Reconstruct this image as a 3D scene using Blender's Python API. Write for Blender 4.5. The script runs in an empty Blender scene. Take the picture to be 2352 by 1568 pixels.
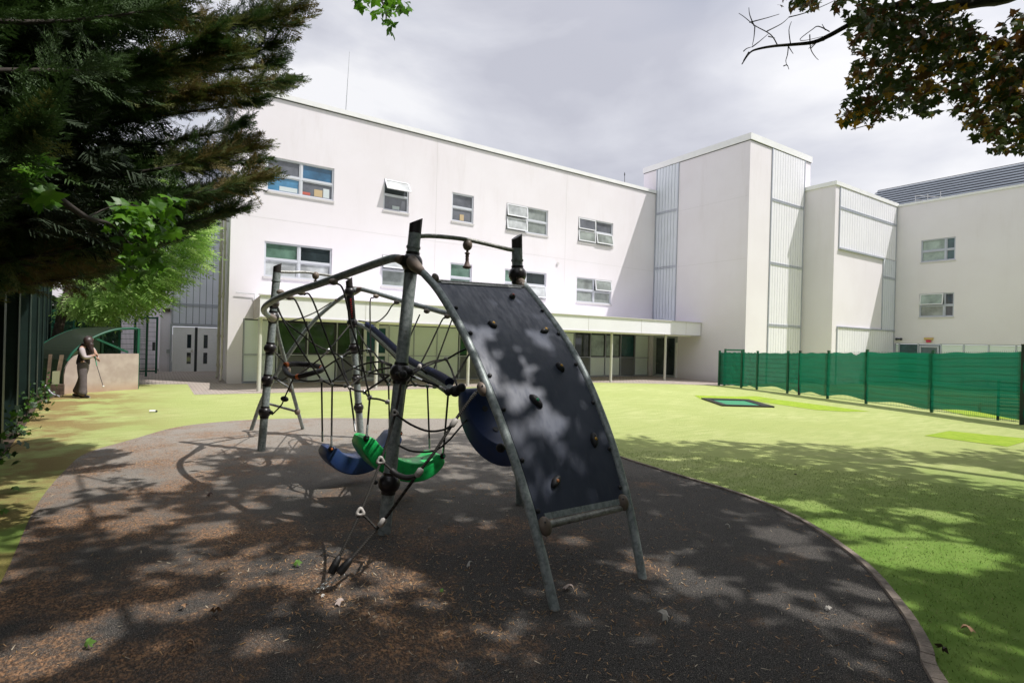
import bpy, math, random
import numpy as np
from mathutils import Vector, Matrix
random.seed(7); rng = np.random.default_rng(7)
C = bpy.context.scene
COL = C.collection
# ------------------------------------------------------------------ camera
F_PX, CX, CY = 1238.613, 1176.0, 784.0          # focal length in pixels of a 2352 px wide picture
RV = np.array([0.83220141, -0.55381165, 0.02708247])
UV = np.array([-0.02212916, 0.01563096, 0.99963292])
FV = np.array([0.554031683, 0.832495242, -0.000752717])
EYE = np.array([0, 0, 1.75])
cam_d = bpy.data.cameras.new('camera'); cam = bpy.data.objects.new('camera', cam_d); COL.objects.link(cam)
cam_d.sensor_width = 36; cam_d.lens = F_PX * 36 / 2352; cam_d.clip_start = .05; cam_d.clip_end = 3000
cam.matrix_world = Matrix(((RV[0], UV[0], -FV[0], 0), (RV[1], UV[1], -FV[1], 0), (RV[2], UV[2], -FV[2], 1.75), (0, 0, 0, 1)))
C.camera = cam
# ------------------------------------------------------------------ light
SUN_DIR = Vector((0.405, -0.43, 1.0)).normalized()      # towards the sun
elev = math.asin(SUN_DIR.z); azim = math.atan2(SUN_DIR.x, SUN_DIR.y)
sd = bpy.data.lights.new('sun', 'SUN'); sd.energy = 4.4; sd.angle = math.radians(.55); sd.color = (1, .96, .92)
sun = bpy.data.objects.new('sun', sd); COL.objects.link(sun)
sun.rotation_euler = SUN_DIR.to_track_quat('Z', 'Y').to_euler(); sun.location = (20, -20, 40)
C.view_settings.view_transform = 'Standard'; C.view_settings.look = 'None'; C.view_settings.exposure = 0; C.view_settings.gamma = 1
W = bpy.data.worlds.new('World'); C.world = W; W.use_nodes = True
wt = W.node_tree; wt.nodes.clear()
def wn(t, **k):
    n = wt.nodes.new(t)
    for a, b in k.items(): setattr(n, a, b)
    return n
wo = wn('ShaderNodeOutputWorld'); bg = wn('ShaderNodeBackground'); bg.inputs[1].default_value = .1
wt.links.new(bg.outputs[0], wo.inputs[0])
sky = wn('ShaderNodeTexSky', sky_type='NISHITA'); sky.sun_disc = False; sky.sun_elevation = elev; sky.sun_rotation = azim
tc = wn('ShaderNodeTexCoord'); mp = wn('ShaderNodeMapping'); mp.inputs['Scale'].default_value = (1, 1, 2.6); mp.inputs['Location'].default_value = (3.1, 1.7, .4)
wt.links.new(tc.outputs['Generated'], mp.inputs[0])
nz = wn('ShaderNodeTexNoise'); nz.inputs['Scale'].default_value = 1.9; nz.inputs['Detail'].default_value = 6; nz.inputs['Roughness'].default_value = .5; nz.inputs['Distortion'].default_value = .3
wt.links.new(mp.outputs[0], nz.inputs['Vector'])
cr = wn('ShaderNodeValToRGB')
el = cr.color_ramp.elements; el[0].position = .38; el[0].color = (5.8, 5.9, 6.7, 1); el[1].position = .62; el[1].color = (9.6, 9.6, 9.9, 1)
e = cr.color_ramp.elements.new(.5); e.color = (7.3, 7.4, 8.1, 1)
wt.links.new(nz.outputs[0], cr.inputs[0])
# clouds are thinner and brighter round the sun and overhead
geo = wn('ShaderNodeVectorMath', operation='DOT_PRODUCT'); geo.inputs[1].default_value = SUN_DIR
wt.links.new(tc.outputs['Generated'], geo.inputs[0])
mr = wn('ShaderNodeMapRange'); mr.inputs[1].default_value = .35; mr.inputs[2].default_value = 1; mr.inputs[3].default_value = 1; mr.inputs[4].default_value = 1.3
wt.links.new(geo.outputs['Value'], mr.inputs[0])
vm = wn('ShaderNodeVectorMath', operation='SCALE'); wt.links.new(cr.outputs[0], vm.inputs[0]); wt.links.new(mr.outputs[0], vm.inputs['Scale'])
n2 = wn('ShaderNodeTexNoise'); n2.inputs['Scale'].default_value = 1.3; n2.inputs['Detail'].default_value = 4
wt.links.new(mp.outputs[0], n2.inputs['Vector'])
m2 = wn('ShaderNodeMapRange'); m2.inputs[1].default_value = .56; m2.inputs[2].default_value = .75; m2.inputs[3].default_value = .96; m2.inputs[4].default_value = .6
wt.links.new(n2.outputs[0], m2.inputs[0])
mx = wn('ShaderNodeMix', data_type='RGBA'); wt.links.new(m2.outputs[0], mx.inputs['Factor'])
wt.links.new(sky.outputs[0], mx.inputs['A']); wt.links.new(vm.outputs[0], mx.inputs['B'])
wt.links.new(mx.outputs['Result'], bg.inputs[0])
# ------------------------------------------------------------------ measuring helpers (photo measurements -> metres)
def ray(x, y): return FV + RV * (x - CX) / F_PX - UV * (y - CY) / F_PX
def at(x, y, d): return EYE + ray(x, y) * d                       # point at distance d in front of the lens plane
def on_plane(x, y, A, B):                                         # point in the upright plane through A and B
    n = np.array([B[1] - A[1], A[0] - B[0], 0.]); r = ray(x, y)
    return EYE + r * (n @ (np.array([A[0], A[1], 0]) - EYE) / (n @ r))
def onY(x, y, Y): r = ray(x, y); return EYE + r * (Y - EYE[1]) / r[1]
def ground_at(x, y, z=0): r = ray(x, y); return EYE + r * (z - 1.75) / r[2]
def V1(x, y, d): return at((600 + x / 3.485) * .9408, (500 + y / 3.485) * .9408, d)
def to_px(P):
    d = P - EYE; w = d @ FV
    return CX + F_PX * (d @ RV) / np.where(np.abs(w) < 1e-6, 1e-6, w), CY - F_PX * (d @ UV) / np.where(np.abs(w) < 1e-6, 1e-6, w), w
# ------------------------------------------------------------------ scene graph helpers
def meta(o, label=None, cat=None, group=None, kind=None):
    if label: o['label'] = label
    if cat: o['category'] = cat
    if group: o['group'] = group
    if kind: o['kind'] = kind
    return o
def thing(name, loc, label, cat, group=None):
    o = bpy.data.objects.new(name, None); o.location = loc; o.empty_display_size = .2; COL.objects.link(o)
    return meta(o, label, cat, group)
class MB:
    def __init__(s): s.v = []; s.f = []; s.m = []; s.sm = []
    def add(s, vs, fs, m=0, sm=False):
        k = len(s.v); s.v += [tuple(float(c) for c in p) for p in vs]
        for f in fs: s.f.append(tuple(i + k for i in f)); s.m.append(m); s.sm.append(sm)
    def quad(s, a, b, c, d, m=0): s.add([a, b, c, d], [(0, 1, 2, 3)], m)
    def obox(s, o, a, b, c, m=0):
        o, a, b, c = map(lambda t: np.array(t, float), (o, a, b, c))
        P = [o, o + a, o + a + b, o + b, o + c, o + a + c, o + a + b + c, o + b + c]
        F = [(0, 3, 2, 1), (4, 5, 6, 7), (0, 1, 5, 4), (1, 2, 6, 5), (2, 3, 7, 6), (3, 0, 4, 7)]
        if np.dot(np.cross(a, b), c) < 0: F = [f[::-1] for f in F]
        s.add(P, F, m)
    def box(s, x0, x1, y0, y1, z0, z1, m=0): s.obox((x0, y0, z0), (x1 - x0, 0, 0), (0, y1 - y0, 0), (0, 0, z1 - z0), m)
    def tube(s, pts, r, n=10, m=0, cap=True):
        pts = [np.array(p, float) for p in pts]; k = len(pts)
        rs = r if hasattr(r, '__len__') else [r] * k
        T = []
        for i in range(k):
            t = pts[min(i + 1, k - 1)] - pts[max(i - 1, 0)]; T.append(t / (np.linalg.norm(t) + 1e-9))
        u = np.cross(T[0], [0, 0, 1.])
        if np.linalg.norm(u) < .1: u = np.cross(T[0], [1., 0, 0])
        u /= np.linalg.norm(u); vs = []; fs = []
        for i in range(k):
            u = u - T[i] * (u @ T[i]); u /= np.linalg.norm(u) + 1e-9; w = np.cross(T[i], u)
            for j in range(n):
                a = 2 * math.pi * j / n; vs.append(pts[i] + rs[i] * (math.cos(a) * u + math.sin(a) * w))
        for i in range(k - 1):
            for j in range(n):
                a, b = i * n + j, i * n + (j + 1) % n; fs.append((a, b, b + n, a + n))
        s.add(vs, fs, m, True)
        if cap: s.add(vs[:n], [tuple(range(n))[::-1]], m); s.add(vs[-n:], [tuple(range(n))], m)
    def ball(s, c, r, axis=None, m=0, n=16, k=10):
        c = np.array(c, float); r = np.array([r, r, r] if not hasattr(r, '__len__') else r, float)
        if axis is None: A = np.eye(3)
        else:
            z = np.array(axis, float); z /= np.linalg.norm(z); x = np.cross(z, [.3, .9, .1]); x /= np.linalg.norm(x); A = np.array([x, np.cross(z, x), z])
        vs = [c + A[2] * r[2]]
        for i in range(1, k):
            t = math.pi * i / k
            for j in range(n):
                a = 2 * math.pi * j / n
                vs.append(c + A[0] * r[0] * math.sin(t) * math.cos(a) + A[1] * r[1] * math.sin(t) * math.sin(a) + A[2] * r[2] * math.cos(t))
        vs.append(c - A[2] * r[2]); fs = []
        for j in range(n):
            fs.append((0, 1 + j, 1 + (j + 1) % n)); b = 1 + (k - 2) * n; fs.append((len(vs) - 1, b + (j + 1) % n, b + j))
        for i in range(k - 2):
            for j in range(n):
                a, b = 1 + i * n + j, 1 + i * n + (j + 1) % n; fs.append((a, a + n, b + n, b))
        s.add(vs, fs, m, True)
    def build(s, name, mats, parent=None):
        me = bpy.data.meshes.new(name); V = s.v
        o = bpy.data.objects.new(name, me); COL.objects.link(o)
        if parent is not None:
            o.parent = parent; q = Vector((0, 0, 0)); p = parent
            while p is not None: q += p.location; p = p.parent
            V = [(a - q.x, b - q.y, c - q.z) for a, b, c in V]
        me.from_pydata(V, [], s.f)
        for mt in (mats if isinstance(mats, (list, tuple)) else [mats]): me.materials.append(mt)
        me.polygons.foreach_set('material_index', s.m); me.polygons.foreach_set('use_smooth', s.sm); me.update()
        return o
def np_mesh(name, V, T, mats, mi=None, parent=None):
    me = bpy.data.meshes.new(name); n = len(T)
    if parent is not None:
        q = Vector((0, 0, 0)); p = parent
        while p is not None: q += p.location; p = p.parent
        V = V - np.array(q)
    me.vertices.add(len(V)); me.vertices.foreach_set('co', np.ascontiguousarray(V, np.float32).ravel())
    me.loops.add(n * 3); me.loops.foreach_set('vertex_index', np.ascontiguousarray(T, np.int32).ravel())
    me.polygons.add(n); me.polygons.foreach_set('loop_start', np.arange(0, n * 3, 3, dtype=np.int32)); me.polygons.foreach_set('loop_total', np.full(n, 3, np.int32))
    for mt in (mats if isinstance(mats, (list, tuple)) else [mats]): me.materials.append(mt)
    if mi is not None: me.polygons.foreach_set('material_index', np.ascontiguousarray(mi, np.int32))
    me.update(calc_edges=True); me.validate()
    o = bpy.data.objects.new(name, me); COL.objects.link(o)
    if parent is not None: o.parent = parent
    return o
def scatter(base_v, base_t, R, P, S):
    """copies of a small mesh: R (n,3,3) rotations, P (n,3) places, S (n,) sizes"""
    V = np.einsum('nij,kj->nki', R, base_v) * S[:, None, None] + P[:, None, :]
    n, k = len(P), len(base_v)
    T = base_t[None] + (np.arange(n) * k)[:, None, None]
    return V.reshape(-1, 3), T.reshape(-1, 3)
def rand_rot(n, tilt=1.0):
    z = np.stack([rng.normal(0, tilt, n), rng.normal(0, tilt, n), np.ones(n)], 1); z /= np.linalg.norm(z, axis=1)[:, None]
    a = rng.uniform(0, 2 * np.pi, n); x = np.stack([np.cos(a), np.sin(a), np.zeros(n)], 1)
    x -= z * (x * z).sum(1)[:, None]; x /= np.linalg.norm(x, axis=1)[:, None]
    return np.stack([x, np.cross(z, x), z], 2)
def smooth_line(P, k=6):
    P = [np.array(p, float) for p in P]; out = []
    for i in range(len(P) - 1):
        p0, p1, p2, p3 = P[max(i - 1, 0)], P[i], P[i + 1], P[min(i + 2, len(P) - 1)]
        for j in range(k):
            t = j / k; out.append(.5 * ((2 * p1) + (p2 - p0) * t + (2 * p0 - 5 * p1 + 4 * p2 - p3) * t * t + (3 * p1 - p0 - 3 * p2 + p3) * t ** 3))
    out.append(P[-1]); return out
# ------------------------------------------------------------------ materials
def mat(name, col, rough=.6, metal=0., var=0., vs=3., bump=0., bs=40., col2=None, spec=.5, trans=0., stretch=None, detail=6., coat=0., ramp=(.35, .65)):
    m = bpy.data.materials.new(name); m.use_nodes = True; t = m.node_tree; b = t.nodes['Principled BSDF']
    b.inputs['Roughness'].default_value = rough; b.inputs['Metallic'].default_value = metal; b.inputs['Specular IOR Level'].default_value = spec
    b.inputs['Coat Weight'].default_value = coat
    c = (*col, 1); c2 = (*(col2 if col2 else tuple(x * (1 - var) for x in col)), 1)
    b.inputs['Base Color'].default_value = c
    tcn = t.nodes.new('ShaderNodeTexCoord'); mpn = t.nodes.new('ShaderNodeMapping'); t.links.new(tcn.outputs['Object'], mpn.inputs[0])
    if stretch: mpn.inputs['Scale'].default_value = stretch
    if var or col2:
        n = t.nodes.new('ShaderNodeTexNoise'); n.inputs['Scale'].default_value = vs; n.inputs['Detail'].default_value = detail; n.inputs['Roughness'].default_value = .6
        r = t.nodes.new('ShaderNodeValToRGB'); r.color_ramp.elements[0].position = ramp[0]; r.color_ramp.elements[1].position = ramp[1]
        r.color_ramp.elements[0].color = c2; r.color_ramp.elements[1].color = c
        t.links.new(mpn.outputs[0], n.inputs['Vector']); t.links.new(n.outputs[0], r.inputs[0]); t.links.new(r.outputs[0], b.inputs['Base Color'])
    if bump:
        n = t.nodes.new('ShaderNodeTexNoise'); n.inputs['Scale'].default_value = bs; n.inputs['Detail'].default_value = 5
        bn = t.nodes.new('ShaderNodeBump'); bn.inputs['Strength'].default_value = bump; bn.inputs['Distance'].default_value = .02
        t.links.new(mpn.outputs[0], n.inputs['Vector']); t.links.new(n.outputs[0], bn.inputs['Height']); t.links.new(bn.outputs[0], b.inputs['Normal'])
    if trans:
        tr = t.nodes.new('ShaderNodeBsdfTranslucent'); ms = t.nodes.new('ShaderNodeMixShader'); ms.inputs[0].default_value = trans
        src = b.inputs['Base Color'].links[0].from_socket if b.inputs['Base Color'].links else None
        if src: t.links.new(src, tr.inputs[0])
        else: tr.inputs[0].default_value = c
        t.links.new(b.outputs[0], ms.inputs[1]); t.links.new(tr.outputs[0], ms.inputs[2]); t.links.new(ms.outputs[0], t.nodes['Material Output'].inputs[0])
    return m
class G:                                                            # tiny node helper
    def __init__(s, m): s.t = m.node_tree; s.b = s.t.nodes['Principled BSDF']; s.tc = s.t.nodes.new('ShaderNodeTexCoord')
    def map(s, sc=(1, 1, 1)):
        n = s.t.nodes.new('ShaderNodeMapping'); n.inputs['Scale'].default_value = sc; s.t.links.new(s.tc.outputs['Object'], n.inputs[0]); return n.outputs[0]
    def noise(s, sc, det=5, vec=None, rough=.55, dist=0):
        n = s.t.nodes.new('ShaderNodeTexNoise'); n.inputs['Scale'].default_value = sc; n.inputs['Detail'].default_value = det; n.inputs['Roughness'].default_value = rough; n.inputs['Distortion'].default_value = dist
        s.t.links.new(vec or s.map(), n.inputs['Vector']); return n.outputs[0]
    def ramp(s, src, a, b, ca=0., cb=1.):
        n = s.t.nodes.new('ShaderNodeMapRange'); n.inputs[1].default_value = a; n.inputs[2].default_value = b; n.inputs[3].default_value = ca; n.inputs[4].default_value = cb
        n.interpolation_type = 'SMOOTHSTEP'; s.t.links.new(src, n.inputs[0]); return n.outputs[0]
    def mix(s, f, a, b, mode='MIX'):
        n = s.t.nodes.new('ShaderNodeMix'); n.data_type = 'RGBA'; n.blend_type = mode
        for k, q in (('Factor', f), ('A', a), ('B', b)):
            i = n.inputs[k] if k != 'Factor' else n.inputs[0]
            if isinstance(q, (int, float)): i.default_value = q
            elif isinstance(q, tuple): i.default_value = (*q, 1)
            else: s.t.links.new(q, i)
        return n.outputs['Result']
    def math(s, op, a, b):
        n = s.t.nodes.new('ShaderNodeMath'); n.operation = op
        for i, q in enumerate((a, b)):
            if isinstance(q, (int, float)): n.inputs[i].default_value = q
            else: s.t.links.new(q, n.inputs[i])
        return n.outputs[0]
    def sep(s):
        n = s.t.nodes.new('ShaderNodeSeparateXYZ'); s.t.links.new(s.tc.outputs['Object'], n.inputs[0]); return n.outputs
    def color(s, c): s.t.links.new(c, s.b.inputs['Base Color'])
    def bump(s, h, st=.5, d=.01):
        n = s.t.nodes.new('ShaderNodeBump'); n.inputs['Strength'].default_value = st; n.inputs['Distance'].default_value = d
        s.t.links.new(h, n.inputs['Height']); s.t.links.new(n.outputs[0], s.b.inputs['Normal'])
def new_mat(name, rough=.8, spec=.3):
    m = bpy.data.materials.new(name); m.use_nodes = True; g = G(m); g.b.inputs['Roughness'].default_value = rough; g.b.inputs['Specular IOR Level'].default_value = spec
    return m, g
# artificial turf
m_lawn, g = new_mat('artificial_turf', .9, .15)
x, y, z = g.sep()
base = g.mix(g.ramp(g.noise(.35, 3), .35, .65), (.43, .485, .175), (.51, .55, .235))
base = g.mix(g.ramp(g.noise(6, 4, g.map((.25, 1, 1))), .3, .7), base, (.40, .465, .165))
base = g.mix(g.ramp(g.noise(160, 2), .62, .75, 0, .45), base, (.62, .62, .30))
base = g.mix(g.ramp(g.noise(220, 2), .34, .24, 0, .6), base, (.12, .21, .04))
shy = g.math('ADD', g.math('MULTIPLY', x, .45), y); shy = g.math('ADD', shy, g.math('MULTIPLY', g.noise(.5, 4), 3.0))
base = g.mix(g.ramp(shy, 10.5, 5.5, 0, 1), base, g.mix(g.ramp(g.noise(4, 5), .3, .7), (.17, .30, .05), (.23, .36, .075)))   # darker and greener towards the viewer
left = g.ramp(x, .9, -1.6)                                          # fallen needles lie thick along the left fence
lit = g.math('MULTIPLY', g.ramp(g.noise(.75, 6, rough=.65), .40, .56), left)
base = g.mix(g.math('MULTIPLY', lit, .8), base, g.mix(g.ramp(g.noise(70, 3), .4, .6), (.36, .22, .10), (.20, .11, .05)))
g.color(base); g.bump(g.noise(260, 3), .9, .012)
# wet-pour rubber
m_rubber, g = new_mat('rubber_crumb', .85, .3)
x, y, z = g.sep()
base = g.mix(g.ramp(g.noise(130, 3), .35, .68), (.014, .013, .013), (.088, .081, .074))
base = g.mix(g.ramp(g.noise(170, 2), .61, .68), base, (.42, .38, .31))
base = g.mix(g.ramp(g.math('ADD', y, g.math('MULTIPLY', g.noise(.5, 5), 5.)), 6.5, 12.5, 0, .8), base, g.mix(g.ramp(g.noise(130, 2), .3, .7), (.20, .18, .155), (.52, .47, .41)))   # paler towards the far side
lm = g.math('ADD', g.noise(1.1, 7, rough=.7), g.math('MULTIPLY', g.ramp(x, 4.6, -.5), .16))
lm = g.math('MULTIPLY', g.ramp(lm, .54, .78, 0, 1), g.ramp(g.noise(26, 6, rough=.75), .42, .58, .25, 1))
need = g.mix(g.ramp(g.noise(90, 4, g.map((1, .5, 1))), .38, .62), (.075, .04, .022), (.44, .245, .125))
base = g.mix(lm, base, need)
moss = g.ramp(g.noise(.8, 4, g.map((1, 1, 4))), .68, .74, 0, .5)
base = g.mix(moss, base, (.13, .12, .02))
g.color(base); g.bump(g.noise(170, 3), .8, .008)
m_ground = mat('yard_asphalt', (.09, .09, .088), .9, var=.3, vs=2, bump=.3, bs=90)
m_paving, g = new_mat('block_paving', .85)
bt = g.t.nodes.new('ShaderNodeTexBrick'); bt.inputs['Scale'].default_value = 1; bt.inputs['Brick Width'].default_value = .21; bt.inputs['Row Height'].default_value = .105
bt.inputs['Mortar Size'].default_value = .008; bt.inputs['Color1'].default_value = (.50, .42, .37, 1); bt.inputs['Color2'].default_value = (.39, .33, .29, 1); bt.inputs['Mortar'].default_value = (.09, .08, .07, 1)
g.t.links.new(g.tc.outputs['Object'], bt.inputs[0])
g.color(g.mix(g.ramp(g.noise(1.3, 5), .35, .7, 0, .5), bt.outputs[0], (.40, .36, .33)))
m_kerb = mat('timber_edging', (.33, .27, .22), .85, var=.5, vs=9, bump=.5, bs=60)
m_soil = mat('soil', (.11, .075, .05), .95, var=.5, vs=12, bump=.8, bs=30)
m_patch, g = new_mat('fresh_turf', .85)
g.color(g.mix(g.ramp(g.noise(9, 5, g.map((1, .4, 1))), .35, .65), (.30, .46, .03), (.42, .56, .05))); g.bump(g.noise(150, 3), 1, .02)
# render
m_wall, g = new_mat('white_render', .9, .2)
x, y, z = g.sep()
base = g.mix(g.ramp(g.noise(.45, 6, rough=.6), .35, .7), (.80, .76, .80), (.83, .795, .84))
st = g.math('MULTIPLY', g.ramp(g.noise(1.6, 7, g.map((1, 1, .16)), .7), .50, .72), g.ramp(z, 4, 10, .08, .38))
st = g.math('MULTIPLY', st, .6)
base = g.mix(st, base, (.62, .57, .57))
mk = g.ramp(g.noise(1.1, 8, g.map((.7, .7, 5)), .7, .6), .66, .76, 0, .22)
base = g.mix(mk, base, (.46, .43, .42))
base = g.mix(g.ramp(z, .45, .0, 0, .35), base, (.52, .46, .38))
g.color(base); g.bump(g.noise(45, 5), .25, .006)
m_coping = mat('white_metal_coping', (.86, .86, .86), .45, var=.06, vs=2)
m_alu = mat('aluminium_frame', (.50, .53, .60), .42, .35, var=.08)
m_alu_l = mat('light_aluminium', (.66, .68, .73), .42, .2)
m_sash = mat('white_sash', (.74, .75, .78), .4)
m_dark = mat('dark_gasket', (.035, .04, .045), .5)
m_sill = mat('sill', (.62, .60, .60), .5)
m_ribs = mat('channel_glass', (.70, .735, .80), .28, var=.05, vs=1.5, spec=.6)
m_ribs_w = mat('frosted_channel_glass', (.86, .855, .90), .3, var=.04, vs=1.5, spec=.5)
m_gap = mat('channel_joint', (.19, .225, .25), .5)
m_canopy = mat('canopy_fascia', (.90, .89, .96), .5, var=.05, vs=1.2)
m_soffit = mat('canopy_soffit', (.84, .84, .78), .6)
m_post = mat('cream_post', (.62, .62, .56), .5, var=.1)
m_green_panel = mat('pale_glass_panel', (.84, .93, .89), .22, var=.06, vs=1.2, spec=.6)
m_dooralu = mat('door_frame_metal', (.46, .50, .50), .4, .2)
m_whitedoor = mat('painted_door', (.88, .88, .87), .5, var=.05, vs=6)
m_pipe = mat('cream_pipe', (.60, .56, .47), .5, var=.2, vs=5)
def glass(name, col, rough=.04, spec=.8, var=.5, vs=1.6): return mat(name, col, rough, var=var, vs=vs, spec=spec, bump=.02, bs=1.5)  # noise in the pane colour stands in for uneven reflections
g_grey = glass('grey_glass', (.16, .17, .20)); g_blue = glass('blue_blind_glass', (.045, .16, .30)); g_sea = glass('bright_blue_display', (.10, .32, .56))
g_green = glass('green_glass', (.15, .26, .20)); g_mist = glass('mist_glass', (.36, .40, .38)); g_white = glass('sky_glass', (.62, .65, .66), .12)
g_dark = glass('dark_glass', (.04, .055, .06), .03, .9); g_deep = glass('lawn_reflection_glass', (.07, .13, .06), .03, .9)  # deep green pane colour carries the lawn's reflection
g_pale = glass('pale_green_glass', (.40, .50, .46), .1); g_teal = glass('teal_glass', (.045, .13, .14), .04)
m_louvre = mat('louvre_metal', (.42, .44, .45), .5, .3)
m_roofmetal = mat('standing_seam_roof', (.36, .40, .45), .45, .4, var=.12, vs=1)
# play equipment
m_galv, g = new_mat('galvanised_steel', .48, .5)
g.b.inputs['Metallic'].default_value = .2
vo = g.t.nodes.new('ShaderNodeTexVoronoi'); vo.inputs['Scale'].default_value = 55; g.t.links.new(g.map(), vo.inputs['Vector'])
base = g.mix(g.ramp(g.noise(28, 5), .35, .65), (.21, .25, .24), (.36, .40, .395))
base = g.mix(g.ramp(vo.outputs['Distance'], .1, .5, .35, 0), base, (.45, .48, .48))
base = g.mix(g.ramp(g.noise(9, 6), .62, .72, 0, .6), base, (.12, .13, .10))
g.color(base); g.bump(g.noise(60, 4), .12, .003)
m_galv_l = mat('worn_galvanised_bar', (.44, .44, .42), .4, .5, col2=(.20, .20, .18), vs=40, bump=.1, bs=60)
m_cap = mat('dark_plastic_cap', (.035, .028, .026), .45, var=.3, vs=20)
m_ballm = mat('brown_black_plastic', (.018, .014, .015), .36, var=.3, vs=8, coat=.2)
m_bronze = mat('bronze_plastic_clamp', (.20, .155, .12), .45, var=.25, vs=15)
m_clamp = mat('grey_rope_clamp', (.50, .47, .43), .45, var=.2, vs=20)
m_steel = mat('steel_ferrule', (.62, .62, .60), .25, .9)
m_rope, g = new_mat('twisted_rope', .75, .3)
wv = g.t.nodes.new('ShaderNodeTexWave'); wv.inputs['Scale'].default_value = 28; wv.bands_direction = 'DIAGONAL'; g.t.links.new(g.map(), wv.inputs['Vector'])
g.color(g.mix(wv.outputs['Fac'], (.012, .011, .010), (.045, .042, .036))); g.bump(wv.outputs['Fac'], .6, .004)
m_hose = mat('rubber_hose', (.013, .012, .012), .55, bump=.3, bs=25)
m_orange = mat('orange_band', (.75, .17, .03), .5)
m_panel, g = new_mat('navy_climbing_board', .42, .5)
base = g.mix(g.ramp(g.noise(3, 5), .3, .7), (.046, .056, .086), (.068, .080, .115))
sc = g.ramp(g.noise(9, 7, g.map((5, 1, .6)), .75), .56, .72, 0, .45)
base = g.mix(sc, base, (.13, .135, .16)); g.color(base)
g.t.links.new(g.ramp(g.noise(7, 6, g.map((3, 1, .8)), .7), .3, .7, .3, .6), g.b.inputs['Roughness']); g.bump(g.noise(14, 6, g.map((4, 1, .7))), .08, .004)
m_navy = mat('navy_plastic', (.020, .052, .17), .40, vs=5, col2=(.028, .055, .14))
m_green = mat('green_plastic', (.015, .56, .12), .38, var=.35, vs=9, detail=9., ramp=(.38, .52), bump=.05, bs=25)
m_holdb = mat('black_hold', (.02, .02, .022), .5)
hold_caps = {k: mat(k + '_cap', c, .4) for k, c in dict(red=(.55, .12, .08), yellow=(.62, .34, .03), green=(.03, .35, .16), orange=(.35, .12, .03)).items()}
m_red = mat('red_print', (.55, .02, .02), .5)
m_fgreen = mat('green_powder_coat', (.008, .10, .055), .45, var=.2, vs=6)
m_fdark = mat('dark_fence_steel', (.012, .03, .025), .5, var=.3, vs=4)
m_cloth, g = new_mat('windbreak_fabric', .8, .25)
weave = g.ramp(g.noise(90, 2, g.map((1, 1, 5))), .3, .7)
base = g.mix(g.ramp(g.noise(1.4, 5, g.map((.6, .6, 3)), .6), .3, .7), (.004, .155, .078), (.010, .22, .12)); g.color(g.mix(weave, base, (.004, .115, .07)))
g.bump(g.noise(5, 4, g.map((.5, .5, 3))), .25, .03)
trn = g.t.nodes.new('ShaderNodeBsdfTranslucent'); trn.inputs[0].default_value = (.01, .27, .16, 1)
tp = g.t.nodes.new('ShaderNodeBsdfTransparent'); ms = g.t.nodes.new('ShaderNodeMixShader'); ms2 = g.t.nodes.new('ShaderNodeMixShader')
ms.inputs[0].default_value = .3; ms2.inputs[0].default_value = .05
g.t.links.new(g.b.outputs[0], ms.inputs[1]); g.t.links.new(trn.outputs[0], ms.inputs[2]); g.t.links.new(ms.outputs[0], ms2.inputs[1]); g.t.links.new(tp.outputs[0], ms2.inputs[2])
g.t.links.new(ms2.outputs[0], g.t.nodes['Material Output'].inputs[0])
m_netting = mat('dark_netting', (.01, .022, .018), .9)
# plants
m_bark = mat('bark', (.11, .085, .065), .9, var=.5, vs=14, bump=.8, bs=20)
m_bark2 = mat('dark_twig', (.05, .04, .033), .9, var=.4, vs=20)
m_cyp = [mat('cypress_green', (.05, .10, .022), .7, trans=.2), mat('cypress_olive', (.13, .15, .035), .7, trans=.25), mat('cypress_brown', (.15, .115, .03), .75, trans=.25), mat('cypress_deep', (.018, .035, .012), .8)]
m_mapD = [mat('maple_dark_green', (.055, .085, .02), .5, trans=.22), mat('maple_bronze', (.13, .065, .02), .5, trans=.3), mat('maple_gold', (.34, .20, .02), .5, trans=.45)]
m_mapG = [mat('maple_green', (.07, .18, .018), .45, trans=.35), mat('maple_bright_green', (.13, .31, .02), .45, trans=.45)]
m_ash = [mat('ash_green', (.24, .42, .08), .5, trans=.5), mat('ash_light', (.42, .60, .18), .5, trans=.5)]
m_ivy = mat('ivy', (.03, .075, .02), .5, trans=.2)
# ================================================================== THE GROUND
def sheet(name, pts, z, m, kind='structure', cell=None):
    b = MB(); b.add([(p[0], p[1], z) for p in pts], [tuple(range(len(pts)))]); o = b.build(name, m); meta(o, kind=kind); return o
sheet('ground', [(-400, -400), (400, -400), (400, 400), (-400, 400)], -.02, m_ground)
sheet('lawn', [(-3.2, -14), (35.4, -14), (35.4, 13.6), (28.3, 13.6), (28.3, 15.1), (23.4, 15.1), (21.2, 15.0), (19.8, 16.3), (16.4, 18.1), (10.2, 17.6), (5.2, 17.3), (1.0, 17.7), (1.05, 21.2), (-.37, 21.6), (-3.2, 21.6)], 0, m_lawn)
sheet('paving', [(1.0, 17.55), (5.2, 17.25), (10.2, 17.5), (16.4, 18.0), (19.8, 16.2), (21.2, 14.95), (23.6, 14.95), (23.6, 21.3), (2.7, 21.3), (2.9, 28.3), (.2, 28.3), (.2, 31), (-6, 31), (-6, 21.5), (-.4, 21.5), (1.0, 21.2)], .004, m_paving)
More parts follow.
